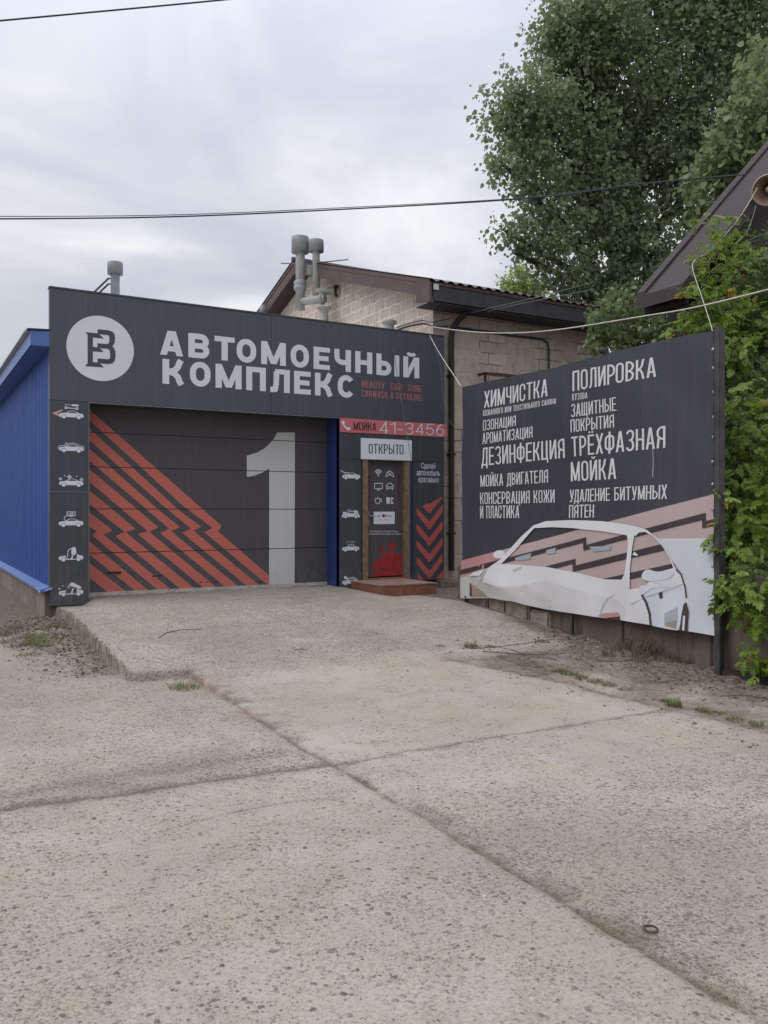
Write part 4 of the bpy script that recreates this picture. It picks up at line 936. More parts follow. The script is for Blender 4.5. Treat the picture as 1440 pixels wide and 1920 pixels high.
# ================================================================== FLUE PIPES ON THE GARAGE ROOF
FG = 'grey flue pipes on the garage roof'
def zpx(px, py, x, y):
    r = Vector((x, y)) - CAM.xy; s = r.dot(FWD.xy); return CAM.z - s * (py - CY) / FPX
def flue(name, label, x, y, r, cap_r, zc0, zc1, zlow, ring_=None, base=None):
    th_ = thing(name, label, 'flue pipe', (x, y, zlow), FG)
    m = MB(); m.lathe([(0, 0), (r, 0), (r, zc0 - zlow + .03)], M['grey_pipe2'] if zlow > 5.5 else M['grey_pipe'], (x, y, zlow), seg=20); m.build('pipe', th_)
    if cap_r:
        m = MB(); m.lathe([(r, .02), (cap_r, 0), (cap_r, zc1 - zc0), (cap_r * .96, zc1 - zc0 + .015), (0, zc1 - zc0 + .03)], M['grey_pipe'], (x, y, zc0), seg=28); m.build('cap', th_)
    if ring_:
        a, b = ring_; m = MB(); h = b - a; m.lathe([(r, 0), (r * 1.38, h * .15), (r * 1.42, h * .4), (r * 1.25, h * .5), (r * 1.42, h * .62), (r * 1.36, h * .9), (r, h)], M['grey_pipe'], (x, y, a), seg=24); m.build('clamp', th_)
    return th_
xa, ya = 5.75, 4.58; xb_, yb2 = 6.0, 4.30; xc_, yc_ = 6.08, 4.08
fa = flue('flue_pipe', 'tallest grey flue pipe with wide cap and ring clamp, left of the pair', xa, ya, .100, .19, zpx(563, 474, xa, ya), zpx(563, 446, xa, ya), zpx(563, 581, xa, ya), (zpx(563, 546, xa, ya), zpx(563, 526, xa, ya)))
m = MB(); zh = zpx(585, 566, xa, ya); m.tube([(xa, ya, zh), (xc_ + .02, yc_ - .02, zh)], .088, M['grey_pipe2'], 16); m.lathe([(.088, 0), (.12, .02), (.12, .06), (.088, .08)], M['grey_pipe2'], (xc_ - .05, yc_ + .08, zh), (Vector((xc_ - xa, yc_ - ya, 0))), 20); m.build('side_duct', fa)
fb = flue('flue_pipe', 'slimmer grey flue pipe with cap whose duct enters the gable, right of the pair', xb_, yb2, .080, .165, zpx(593, 472, xb_, yb2), zpx(593, 452, xb_, yb2), zpx(593, 557, xb_, yb2))
m = MB(); zh = zpx(612, 547, xb_, yb2); m.tube([(xb_, yb2, zh), (6.42, 3.98, zh)], .085, M['grey_pipe2'], 16); m.lathe([(.085, 0), (.125, 0), (.125, .05), (.085, .05)], M['brown_dark'], (6.33, 4.05, zh), (.79, -.6, 0), 20); m.build('side_duct', fb)
m = MB(); zb1 = zpx(575, 495, xa, ya); m.tube([(xa - .35, ya + .25, zb1 + .03), (xa, ya, zb1), (xb_, yb2, zb1 - .01), (xb_ + .6, yb2 - .35, zb1 + .06)], .012, M['cable_grey'], 6); m.box(xa + .06, xb_ - .04, yb2 + .02, yb2 + .05, zb1 - .28, zb1 - .06, M['grey_pipe'], .01); m.build('strap', fa)
fc = thing('flue_pipe', 'short stub flue with a flat flange under the tall pipes', 'flue pipe', (xc_, yc_, 4.4), FG)
zf = zpx(610, 577, xc_, yc_); m = MB(); m.lathe([(.095, 0), (.095, zf - 4.4)], M['grey_pipe2'], (xc_, yc_, 4.4), seg=20); m.build('pipe', fc)
m = MB(); m.lathe([(.095, -.10), (.11, -.05), (.165, -.02), (.165, .0), (0, .01)], M['grey_pipe2'], (xc_, yc_, zf), seg=24); m.build('flange', fc)
xd, yd = 6.10, 1.33; zf = zpx(730, 603, xd, yd); fd = thing('flue_pipe', 'low mushroom capped vent just above the right part of the sign', 'flue pipe', (xd, yd, 4.4), FG)
m = MB(); m.lathe([(.09, 0), (.09, zf - 4.45)], M['grey_pipe2'], (xd, yd, 4.4), seg=20); m.build('pipe', fd)
m = MB(); m.lathe([(.09, -.07), (.14, -.03), (.145, .0), (.10, .025), (0, .03)], M['grey_pipe2'], (xd, yd, zf), seg=24); m.build('cap', fd)
xe, ye = 1.287, 2.0; fe = flue('flue_pipe', 'single capped flue pipe with braces above the round emblem', xe, ye, .072, .122, zpx(216, 515, xe, ye), zpx(216, 494, xe, ye), 4.1)
m = MB()
for dz in (0, -.09): m.tube([(xe - .05, ye, zpx(212, 524, xe, ye) + dz), (xe - .10, ye + .02, zpx(212, 524, xe, ye) + dz + .01), (xe - .55, ye + .25, 4.62 + dz + .3), (xe - .62, ye + .3, 4.3)], .017, M['post'], 8)
m.build('brace', fe)

# ================================================================== BANNER
XB = 5.25
bnr = thing('banner', 'large black vinyl banner listing services with a white car printed along its lower part', 'banner', (XB, -4.4, 0))
SB = lambda px, py: side(px, py, XB)
def Dw(U, z):
    q = U - 2.2; low = max(0., 1 - max(0., z - .30) / .85)
    d = .010 * math.sin(2.1 * q + .6 * z) + .006 * math.sin(3.7 * z - 1.3 * q) + .004 * math.sin(6.0 * (q * .8 + z))
    d += low * (.035 * math.sin(math.pi * min(1, max(0, q / 2.4))) + .018 * math.sin(5.2 * q + 3 * z) + .010 * math.sin(11 * q - 7 * z))
    fold = math.exp(-((q - .32 - .55 * (z - .4)) / .06) ** 2) * max(0, 1 - abs(z - .62) / .4); d += .03 * fold
    fold = math.exp(-((z - .72 + .22 * (q - .35)) / .05) ** 2) * max(0, 1 - abs(q - .75) / .75); d += .035 * fold
    for k, (a, b) in enumerate(((.10, 3.22), (.16, 3.0), (3.75, 2.75), (3.85, 2.5))):      # tension creases
        e_ = (q - a) * .62 + (z - b) * (.78 if k > 1 else -.78); l_ = (q - a) * .78 - (z - b) * (.62 if k > 1 else -.62)
        d += .010 * math.exp(-(e_ / .035) ** 2) * math.exp(-(l_ / .12) ** 2)
    return d
bmap = lambda u, v, o: (XB - o - Dw(u, v), -u, v)
B = Art(bmap, .0028, True)
top = [(868, 726), (905, 717), (960, 705), (1030, 691), (1090, 676), (1145, 661), (1200, 648), (1262, 634), (1341, 619)]
bot = [(1342, 1193), (1316, 1188), (1241, 1175), (1203, 1170), (1166, 1164), (1122, 1158), (1078, 1151), (1050, 1148), (1021.6, 1143.5), (995, 1134), (969, 1128), (945, 1123.5), (919.5, 1122), (893, 1123), (867, 1123)]
outline = [SB(*p) for p in top + bot]
BG = .10
M['banner_black'] = film('black_banner_print', (.040, .042, .054), .40, .40, .10, .15, splash=.04)
M['banner_white'] = film('white_banner_print', (.62, .62, .645), .42, .35, .08, .15, splash=.04)
M['banner_grey'] = film('grey_print_and_fold_shade', (.47, .455, .45), .45, .35, .10, .15, splash=.04)
M['banner_sky'] = film('pale_blue_grey_banner_print', (.53, .555, .605), .42, .35, .08, .15, splash=.04)
M['banner_pink'] = film('dusty_pink_banner_print', (.43, .335, .335), .45, .35, .10, .15, splash=.04)
M['banner_rose'] = film('rose_banner_print', (.43, .22, .225), .45, .35, .10, .15, splash=.04)
M['banner_ink'] = film('brown_black_banner_print', (.046, .036, .041), .45, .35, .10, .15, splash=.04)
M['banner_blue'] = film('blue_grey_banner_print', (.30, .34, .39), .45, .35, .10, .15, splash=.04)
M['banner_tan'] = film('tan_banner_print', (.28, .21, .165), .45, .35, .10, .15, splash=.04)
M['banner_text'] = film('white_banner_letters', (.56, .55, .58), .45, .35, .10, splash=.04)
B.poly(outline, M['banner_black'], 0, BG)
Z5 = zz(840, 900, 2.4); PB = lambda x, y: SB(*Z5(x, y))
P5 = lambda L: [PB(*q) for q in L]
lowb = [(1205, 700), (1142, 690), (963, 659), (783, 633), (571, 602), (436, 582), (310, 547), (190, 533), (63, 534)]
B.poly(P5([(62, 363), (1197, 63), (1199, 270), (1045, 480), (820, 500), (300, 500), (62, 470)]), M['banner_pink'], 1, BG)
B.poly(P5([(62, 363), (250, 313), (235, 350), (180, 402), (62, 440)]), M['banner_rose'], 2, BG)
B.poly(P5([(62, 435), (130, 425), (190, 400), (240, 380), (300, 470), (300, 540), (190, 531), (63, 532)]), M['banner_grey'], 2, BG)  # shade of the sheet's lower left fold, drawn as grey
B.poly(P5([(62, 405), (625, 257), (626, 292), (1160, 147), (1161, 184), (1200, 174), (1201, 205), (1145, 217), (1144, 180), (612, 318), (611, 282), (62, 426)]), M['banner_ink'], 3, BG)
B.poly(P5([(250, 440), (574, 354), (575, 384), (985, 283), (988, 314), (563, 413), (561, 378), (250, 462)]), M['banner_ink'], 3, BG)
B.poly(P5([(640, 458), (1022, 374), (1026, 402), (640, 488)]), M['banner_ink'], 3, BG)
B.poly(P5([(938, 262), (1199, 262), (1206, 702), (1060, 676), (1085, 560), (1060, 430), (1010, 360), (980, 310)]), M['banner_sky'], 4, BG)
roofp = [(222, 374), (240, 360), (330, 258), (385, 205), (440, 185), (560, 180), (700, 185), (800, 198), (860, 210), (905, 225), (880, 229), (845, 238), (815, 249), (700, 230), (560, 216), (470, 212), (390, 216), (312, 310), (250, 376)]
bpil = [(813, 247), (850, 234), (836, 300), (826, 400), (823, 492), (800, 472), (788, 447), (800, 425), (808, 380), (818, 290)]
cpil = [(846, 237), (880, 220), (905, 225), (950, 262), (985, 310), (1010, 360), (1028, 396), (1018, 396), (1000, 345), (970, 295), (930, 252), (895, 233), (868, 236), (850, 254)]
body = [(150, 455), (180, 405), (222, 373), (250, 377), (330, 381), (450, 391), (600, 421), (700, 447), (790, 448), (800, 472), (822, 492), (860, 486), (882, 500), (905, 470), (930, 420), (1025, 394), (1060, 430), (1077, 480), (1086, 560), (1091, 640), (1086, 679), (963, 658), (783, 632), (571, 601), (436, 581), (310, 546), (215, 532), (190, 528), (160, 490)]
B.poly([P5(body)], M['banner_white'], 5, BG); B.poly([P5(roofp), P5(bpil), P5(cpil)], M['banner_white'], 6, BG)
B.poly(P5([(152, 462), (240, 484), (330, 485), (356, 474), (420, 524), (470, 574), (435, 580), (310, 545), (190, 528), (162, 494)]), M['banner_grey'], 6, BG)  # hood and fold shade drawn as a grey shape
M['banner_g3'] = film('pale_fold_shade', (.515, .505, .505), .42, .35, .08, .2, splash=.04)
B.poly(P5([(150, 455), (240, 476), (330, 477), (350, 465), (430, 514), (500, 574), (470, 586), (435, 581), (310, 546), (190, 529), (160, 490)]), M['banner_g3'], 5.8, BG)  # paler tone softening the edge of the drawn fold shade
M['banner_g2'] = film('soft_grey_banner_print', (.56, .555, .57), .42, .35, .08, .2, splash=.04)
B.poly(P5([(352, 469), (430, 452), (520, 476), (640, 510), (760, 540), (800, 580), (783, 632), (571, 601), (470, 586), (480, 572), (420, 520)]), M['banner_g2'], 5.5, BG)
B.poly(P5([(300, 406), (340, 385), (332, 400), (306, 412)]), M['banner_grey'], 6.5)
B.poly([P5(q) for q in stroke([(186, 400), (168, 440), (154, 460)], 5)], M['banner_grey'], 6.5)
B.poly([P5(q) for q in stroke([(330, 500), (400, 545), (450, 580)], 3)], M['banner_white'], 6.6)
B.poly(P5(smooth_poly([(213, 335), (222, 320), (245, 316), (262, 326), (256, 346), (235, 353), (218, 347)], n=3)), M['banner_white'], 6, BG)
B.poly(P5(smooth_poly([(880, 436), (888, 412), (910, 402), (945, 412), (990, 408), (1022, 414), (1000, 442), (950, 453), (900, 452)], n=3)), M['banner_sky'], 7, BG)
B.poly(P5([(864, 490), (880, 474), (930, 472), (1000, 474), (1000, 482), (930, 486), (890, 515), (872, 505)]), M['banner_sky'], 7, BG)
B.poly(P5([(905, 452), (1000, 448), (1040, 470), (1068, 500), (1075, 610), (1045, 676), (930, 655), (912, 560), (890, 520), (930, 488), (1000, 480)]), M['banner_sky'], 6, BG)
B.poly([P5(q) for q in stroke([(862, 488), (884, 516), (904, 548), (919, 600), (922, 650)], 10)][1:], M['banner_ink'], 8, BG)
B.poly([P5([(956, 506), (972, 502), (974, 530), (962, 534)])], M['banner_ink'], 8)
B.poly([P5([(1066, 560), (1078, 548), (1089, 590), (1086, 682), (1055, 676), (1060, 610)])], M['banner_ink'], 8, BG)
B.poly([P5([(1068, 610), (1076, 610), (1074, 676), (1066, 675)])], M['banner_white'], 9)
B.poly([P5(q) for q in stroke([(1030, 402), (1052, 424), (1070, 480), (1078, 530)], 6)], M['banner_ink'], 8, BG)
B.poly([P5(q) for q in stroke([(690, 600), (702, 560), (722, 532), (748, 518)], 2.5)], M['banner_blue'], 8)
B.poly([P5(q) for q in stroke([(830, 560), (920, 520), (1060, 468)], 3)], M['banner_blue'], 8)
B.poly([P5([(680, 612), (700, 600), (765, 596), (775, 616), (770, 632), (740, 626)])], M['banner_rose'], 7, BG); B.poly([P5([(712, 620), (772, 614), (774, 631), (745, 628)])], M['banner_ink'], 8)
B.poly([P5([(985, 600), (1040, 570), (1045, 620), (1040, 668), (990, 655)])], M['banner_blue'], 7, BG); B.poly([P5([(995, 640), (1040, 630), (1036, 664), (1000, 656)])], M['banner_tan'], 8)
B.poly([P5([(108, 462), (150, 490), (184, 522), (122, 520)])], M['banner_tan'], 7, BG); B.poly([P5([(106, 462), (118, 470), (124, 522), (112, 520)])], M['banner_ink'], 8)
B.poly([P5([(180, 402), (160, 430), (100, 430), (130, 414)])], M['banner_sky'], 7)
for q in ([(306, 350), (378, 328), (374, 356), (310, 362)], [(444, 316), (486, 304), (484, 330), (446, 334)], [(640, 300), (742, 296), (735, 316), (660, 322)]): B.poly([P5(q)], M['banner_blue'], 4)  # sheen patches drawn on the windscreen as flat colour
B.poly([P5([(845, 322), (862, 336), (858, 342), (838, 336)])], M['banner_white'], 7)
ZB = zz(880, 670, 3.6); PT = lambda x, y: SB(*ZB(x, y))
def bline(txt, L, R, **k):
    a = PT(L[0], L[2]); b = PT(R[0], R[2]); k.setdefault('font', False); ha = PT(L[0], L[1])[1] - a[1]; hb = PT(R[0], R[1])[1] - b[1]
    B.text(txt, a, b, (ha, hb), M['banner_text'], 1.4, **k)
for txt, L, R in (('ХИМЧИСТКА', (100, 230, 343), (530, 143, 262)), ('ОЗОНАЦИЯ', (95, 425, 497), (312, 392, 462)), ('АРОМАТИЗАЦИЯ', (92, 512, 587), (425, 466, 540)),
                  ('ДЕЗИНФЕКЦИЯ', (88, 612, 733), (642, 548, 678)), ('МОЙКА ДВИГАТЕЛЯ', (82, 797, 875), (528, 757, 845)), ('КОНСЕРВАЦИЯ КОЖИ', (78, 913, 992), (573, 892, 980)),
                  ('И ПЛАСТИКА', (75, 1003, 1087), (335, 998, 1084)), ('ПОЛИРОВКА', (700, 95, 230), (1262, -3, 130)), ('КУЗОВА', (698, 247, 293), (803, 235, 277)),
                  ('ЗАЩИТНЫЕ', (692, 318, 405), (997, 268, 360)), ('ПОКРЫТИЯ', (688, 422, 508), (980, 385, 472)), ('ТРЁХФАЗНАЯ', (690, 538, 670), (1325, 462, 610)),
                  ('МОЙКА', (682, 707, 838), (998, 680, 820)), ('УДАЛЕНИЕ БИТУМНЫХ', (676, 895, 978), (1340, 858, 955)), ('ПЯТЕН', (674, 998, 1083), (845, 992, 1080))):
    bline(txt, L, R, w0=.37, t=.098, th=.085, gap=.075)
bline('КОЖАННОГО ИЛИ ТЕКСТИЛЬНОГО САЛОНА', (95, 358, 398), (590, 275, 312), w0=.40, t=.12, th=.10, gap=.10)
B.poly(stroke([PT(1239, 618), PT(1243, 700), PT(1242, 810)], .006), M['banner_text'], 1)
sheet = B.build('banner_sheet', bnr)
UR = SB(1341, 900)[0]; UL = SB(868, 900)[0]
m = MB(); m.box(XB - .03, XB + .05, -UR - .078, -UR - .008, gz(XB, -UR) - .1, SB(1342, 618)[1] + .02, M['post'], .006); m.build('post', bnr)
for px, w in ((1068, .018), (868, .018)):
    u = SB(px, 1180)[0]; u = max(u, UL + .03); m = MB(); m.box(XB + .02, XB + .02 + 2 * w, -u - w, -u + w, gz(XB, -u) - .05, 3.3, M['post']); m.build('post', bnr)
m = MB(); m.box(XB + .02, XB + .05, -UR - .02, -UL - .01, 3.30, 3.335, M['rust']); m.build('rail', bnr)
m = MB(); m.box(XB + .02, XB + .05, -UR - .02, -UL - .01, .50, .53, M['rust']); m.build('rail', bnr)
gl = [(876, 1119), (935, 1119.5), (949, 1122), (967, 1124), (990, 1131), (1021, 1140), (1050, 1144), (1078, 1147), (1108, 1152.5), (1168, 1160.5), (1203, 1166), (1241, 1171.5), (1277, 1178), (1315, 1184)] + [(1337, y) for y in (655, 690, 735, 782, 820, 866, 908, 955, 1012, 1062, 1112, 1160)]
for i, (px, py) in enumerate(gl):
    u, v = SB(px, py); m = MB(); x = XB - Dw(u, v) - .012
    m.lathe([(.0, .0), (.016, 0), (.018, .006), (.012, .012), (0, .012)], M['ink'] if i < 14 else M['alu'], (x, -u, v), (1, 0, 0), 10); m.build('grommet', bnr)
m = MB(); m.tube([(XB - .02, -UR - .004 + .006 * math.sin(k * 1.9), 3.4 - k * .075) for k in range(40)], .005, M['ink'], 5); m.build('lacing', bnr)

# low wall behind the banner
lw = thing('low_wall', 'dark old concrete retaining wall running behind and below the banner', 'wall', (5.5, -5, 0))
m = MB(); XW = 5.36
yy = [-3.95, -5.2, -6.4, -7.6, -8.8, -10.5, -12.5]
for a, b in zip(yy[:-1], yy[1:]): m.box(XW + random.uniform(0, .012), XW + .22, b + .006, a - .006, -.25, .98 + random.uniform(-.02, .02), M['conc_dark'], .012)
m.box(XW + .03, XW + .2, -3.95, -1.9, -.2, .80, M['conc_dark']); m.build('wall_slab', lw)
for a, b, h in ((-2.15, -2.72, .50), (-2.74, -3.12, .47), (-3.14, -3.62, .42), (-3.64, -4.02, .34)):
    m = MB(); m.box(XW - .06 + random.uniform(-.01, .02), XW + .05, b, a, -.1, h, M['stone_pale'], .025); m.build('stone_block', lw)
pts = [on_ground(x, y) for x, y in ((1357, 1252), (1400, 1265), (1440, 1280))]
m = MB(); p0 = Vector((XW - .07, -6.62, gz(XW - .1, -6.6) + .03)); m.box(XW - .13, XW - .05, -9.2, -6.62, -.02, .07, M['dark_wood'], .008); tag(m.build('timber_beam'), 'weathered timber beam on the ground along the wall foot right of the banner post', 'beam')
m = MB(); a = SB(1132, 652); m.box(XB + .02, XB + .06, -a[0] - .02, -a[0] + .02, 3.3, 3.47, M['post']); m.lathe([(.015, 0), (.032, .03), (.036, .06), (0, .065)], M['post'], (XB - .01, -a[0], 3.47), (-.7, -.3, -.5), 14); tag(m.build('spotlight'), 'small grey spotlight standing on the top edge of the banner', 'lamp')

# ================================================================== WOODEN HOUSE ON THE RIGHT
hs = thing('wooden_house', 'dark log house with steep brown metal roof at the right edge', 'house', (9.5, -4.2, 0))
HX0, HZ0, HS, HR = 6.86, 4.33, .95, 10.4
hz = lambda x: HZ0 + (HR - HX0 - abs(x - HR)) * HS
m = MB(); T_ = .17
for xa, xb in ((HX0, HR), (2 * HR - HX0, HR)):
    m.prism([(xa, -4.76, hz(xa)), (xb, -4.76, hz(xb)), (xb, -4.76, hz(xb) + T_ * 1.35), (xa, -4.76, hz(xa) + T_)], (0, .77, 0), M['house_roof'])
m.build('roof', hs)
m = MB()
for xa, xb in ((HX0, HR), (2 * HR - HX0, HR)):
    m.prism([(xa, -4.14, hz(xa) + T_ + .002), (xb, -4.14, hz(xb) + T_ * 1.35 + .002), (xb, -4.14, hz(xb) + T_ * 1.35 + .05), (xa, -4.14, hz(xa) + T_ + .05)], (0, .15, 0), M['house_roof'])
m.build('verge_trim', hs)
m = MB(); m.prism([(7.5, -4.25, -.2), (13.3, -4.25, -.2), (13.3, -4.25, hz(13.3)), (HR, -4.25, hz(HR)), (7.5, -4.25, hz(7.5))], (0, .3, 0), M['dark_wood']); m.build('gable_wall', hs)
for zq, x0q in ((5.02, 8.05), (5.26, 8.30), (4.78, 7.9)):
    m = MB(); m.tube([(x0q, -4.42, zq), (12.6, -4.42, zq)], .115, M['log'], 14); m.build('log', hs)
m = MB(); m.box(7.05, 7.25, -4.7, -4.5, 0, 4.5, M['dark_wood']); m.box(7.0, 7.2, -4.7, -4.0, 4.28, 4.42, M['dark_wood']); m.build('porch_post', hs)
hn = at(1441, 356, 11.05); hl = thing('horn_loudspeaker', 'cream horn loudspeaker mounted under the roof edge of the wooden house', 'loudspeaker', hn)
ax = (CAM - hn).normalized(); ax = (ax + Vector((-.42, -.1, -.28))).normalized(); hb = hn - ax * .10
m = MB(); m.lathe([(.07, -.26), (.085, -.12), (.12, -.02), (.185, .10), (.20, .115), (.205, .125), (.195, .128)], M['horn'], hb, ax, 32); m.build('bell', hl)
m = MB(); m.lathe([(.195, .124), (.178, .10), (.115, -.015), (.075, -.12)], M['horn_in'], hb, ax, 32); m.lathe([(0, .07), (.03, .065), (.048, .03), (.05, -.06), (.03, -.12)], M['horn'], hb, ax, 20); m.build('inner_horn', hl)
m = MB(); m.lathe([(0, -.40), (.075, -.395), (.08, -.28), (.07, -.24)], M['horn_in'], hb, ax, 20); m.build('driver', hl)
m = MB(); m.tube([hb - ax * .2, hb - ax * .22 + Vector((0, .02, .12)), hb - ax * .15 + Vector((.1, .2, .2))], .015, M['post'], 8); m.build('bracket', hl)

# ================================================================== CABLES
def sag(P, k=10):
    return [tuple(q) for q in [Vector(p) for p in P]]
def cable(name, label, pts, r, mat, group=None):
    P = [at(*p) for p in pts]; out = []
    for i in range(len(P) - 1):
        a, b, c, d = P[max(i - 1, 0)], P[i], P[i + 1], P[min(i + 2, len(P) - 1)]
        for k in range(6):
            u = k / 6; out.append(.5 * ((2 * b) + (c - a) * u + (2 * a - 5 * b + 4 * c - d) * u * u + (3 * b - a - 3 * c + d) * u ** 3))
    out.append(P[-1]); m = MB(); m.tube(out, r, mat, 6); return tag(m.build(name), label, 'cable', group)
cable('overhead_cable', 'dark cable crossing the top left corner of the sky', [(-90, 47, 8.0), (150, 25, 8.4), (415, 0, 8.9), (700, -30, 9.4)], .0085, M['cable_dark'])
cable('overhead_cable', 'thicker strand of the long cable pair across the sky above the sign', [(-120, 411, 9.2), (300, 407, 9.8), (650, 392, 10.3), (1000, 371, 10.8), (1200, 345.5, 11.1), (1398, 327, 11.4)], .0085, M['cable_dark'])
cable('overhead_cable', 'thinner strand of the long cable pair across the sky above the sign', [(-120, 406, 9.2), (300, 403.5, 9.8), (650, 389, 10.3), (1000, 369.5, 10.8), (1200, 344, 11.1), (1398, 326, 11.4)], .0045, M['cable_dark'])
cable('overhead_cable', 'white wire sagging from the block building corner to the right edge', [(806, 612, 14.1), (850, 618.5, 13.4), (905, 623.5, 12.7), (960, 624.5, 12), (1020, 621, 11.2), (1090, 612, 10.5), (1200, 594, 9.6), (1300, 577, 8.9), (1440, 543, 8.2), (1520, 520, 7.8)], .0085, M['cable_white'])
for i, L in enumerate(([(886, 586, 14.6), (940, 573, 14.2), (1012, 556, 13.6), (1110, 530, 13.0)], [(915, 584, 14.6), (960, 573, 14.2), (1014, 562, 13.6), (1110, 543, 13.0)])):
    cable('eave_cable', ('upper' if i == 0 else 'lower') + ' of two thin grey wires rising under the block building eave', L, .006, M['cable_grey'])
cable('drop_cable', 'thin grey wire hanging across the sign lettering to the open board', [(731, 624, 14.0), (735, 650, 13.97), (740, 668, 13.95), (745, 705, 13.9), (752, 745, 13.88), (759, 795, 13.85), (766, 832, 13.82), (771, 862, 13.8)], .0048, M['cable_grey'])
cable('drop_cable', 'white wire running from the sign corner down to the top left corner of the banner', [(806, 629, 14.2), (814, 645, 14.0), (833, 677, 13.2), (850, 702, 12.4), (864, 724, 11.9)], .0065, M['cable_white'])
cable('drop_cable', 'thin slack wire down the right end of the sign', [(810, 634, 14.22), (818, 658, 14.2), (826, 690, 14.2), (830, 730, 14.2), (837, 778, 14.2), (852, 800, 14.2)], .0045, M['cable_grey'])
cable('cable_bundle', 'dark cable bundle looping over the right end of the sign', [(700, 628, 15.0), (740, 620, 14.8), (765, 612, 14.7), (795, 607, 14.6), (812, 612, 14.5), (840, 612, 14.5)], .017, M['cable_dark'])
cable('cable_bundle', 'thin dark cable beside the bundle on the gable', [(745, 614, 15.2), (770, 606, 15.0), (792, 601, 14.8), (810, 604, 14.5), (850, 596, 14.6)], .009, M['cable_dark'])
cable('drop_cable', 'white wire from the loudspeaker along the roof edge down to the banner post', [(1420, 352, 10.9), (1395, 395, 10.6), (1360, 440, 10.3), (1330, 470, 10.0), (1303, 488, 9.7), (1299, 505, 9.5), (1312, 545, 9.2), (1330, 600, 8.7), (1337, 626, 8.45)], .0042, M['cable_white'])
cable('drop_cable', 'thin wire hanging under the loudspeaker into the climber', [(1417, 385, 10.95), (1413, 402, 10.7), (1405, 425, 10.4), (1398, 440, 10.2)], .004, M['cable_grey'])
cable('overhead_cable', 'thin dark wire at the right edge below the loudspeaker', [(1395, 455, 10.2), (1415, 446, 10.0), (1450, 432, 9.6)], .006, M['cable_grey'])

# ================================================================== FOLIAGE
def leaf_mesh(name, C, D, N, size, mat, parent, asp=.42, fold=.12, rnd=None):
    """C centres, D directions base->tip, N normals (k,3); size (k,)"""
    k = len(C); D = D / np.linalg.norm(D, axis=1, keepdims=True); W = np.cross(N, D); W /= np.linalg.norm(W, axis=1, keepdims=True) + 1e-9
    Nn = np.cross(D, W); s = size[:, None]
    v = np.empty((k, 6, 3)); v[:, 0] = C; v[:, 3] = C + D * s - Nn * s * .08
    v[:, 1] = C + D * s * .22 + W * s * asp * .85 + Nn * s * fold; v[:, 2] = C + D * s * .58 + W * s * asp * .72 + Nn * s * fold * .6
    v[:, 5] = C + D * s * .22 - W * s * asp * .85 + Nn * s * fold; v[:, 4] = C + D * s * .58 - W * s * asp * .72 + Nn * s * fold * .6
    b = np.arange(k)[:, None] * 6
    q = np.stack([b + np.array([0, 1, 2, 3]), b + np.array([0, 3, 4, 5])], 1).reshape(-1, 4)
    me = bpy.data.meshes.new(name); me.vertices.add(k * 6); me.vertices.foreach_set('co', v.astype(np.float32).ravel())
    me.loops.add(q.size); me.loops.foreach_set('vertex_index', q.astype(np.int32).ravel())
    me.polygons.add(len(q)); me.polygons.foreach_set('loop_start', np.arange(0, q.size, 4, dtype=np.int32))
    r = rng.random(k) if rnd is None else rnd
    me.attributes.new('rnd', 'FLOAT', 'POINT').data.foreach_set('value', np.repeat(r, 6).astype(np.float32))
    me.update(); me.validate(); me.materials.append(mat); return link_mesh(name, me, parent)
def unit(k):
    a = rng.normal(size=(k, 3)); return a / np.linalg.norm(a, axis=1, keepdims=True)
def crown_points(blobs, density, per, spread, hollow=.45):
    """twigs start in the outer shell of each blob; leaves follow each twig"""
    Cs = []; Ts = []
    for c, r in blobs:
        nt = max(3, int(density * r * r)); u = unit(nt); rad = r * (hollow + (1 - hollow) * rng.random(nt) ** .55) * (1 + .16 * rng.normal(size=nt))
        base = np.array(c) + u * rad[:, None] * np.array([1, 1, .92])
        td = u + .7 * unit(nt) + np.array([0, 0, -.25]); td /= np.linalg.norm(td, axis=1, keepdims=True)
        k = rng.integers(int(per * .6), int(per * 1.4) + 1, nt); idx = np.repeat(np.arange(nt), k)
        s = rng.random(len(idx)) * spread
        Cs.append(base[idx] + td[idx] * s[:, None] + rng.normal(size=(len(idx), 3)) * spread * .22); Ts.append(td[idx])
    return np.concatenate(Cs), np.concatenate(Ts)
def px_blobs(L):
    out = []
    for px, py, r, s in L: out.append((at(px, py, s), r * s / FPX))
    return out
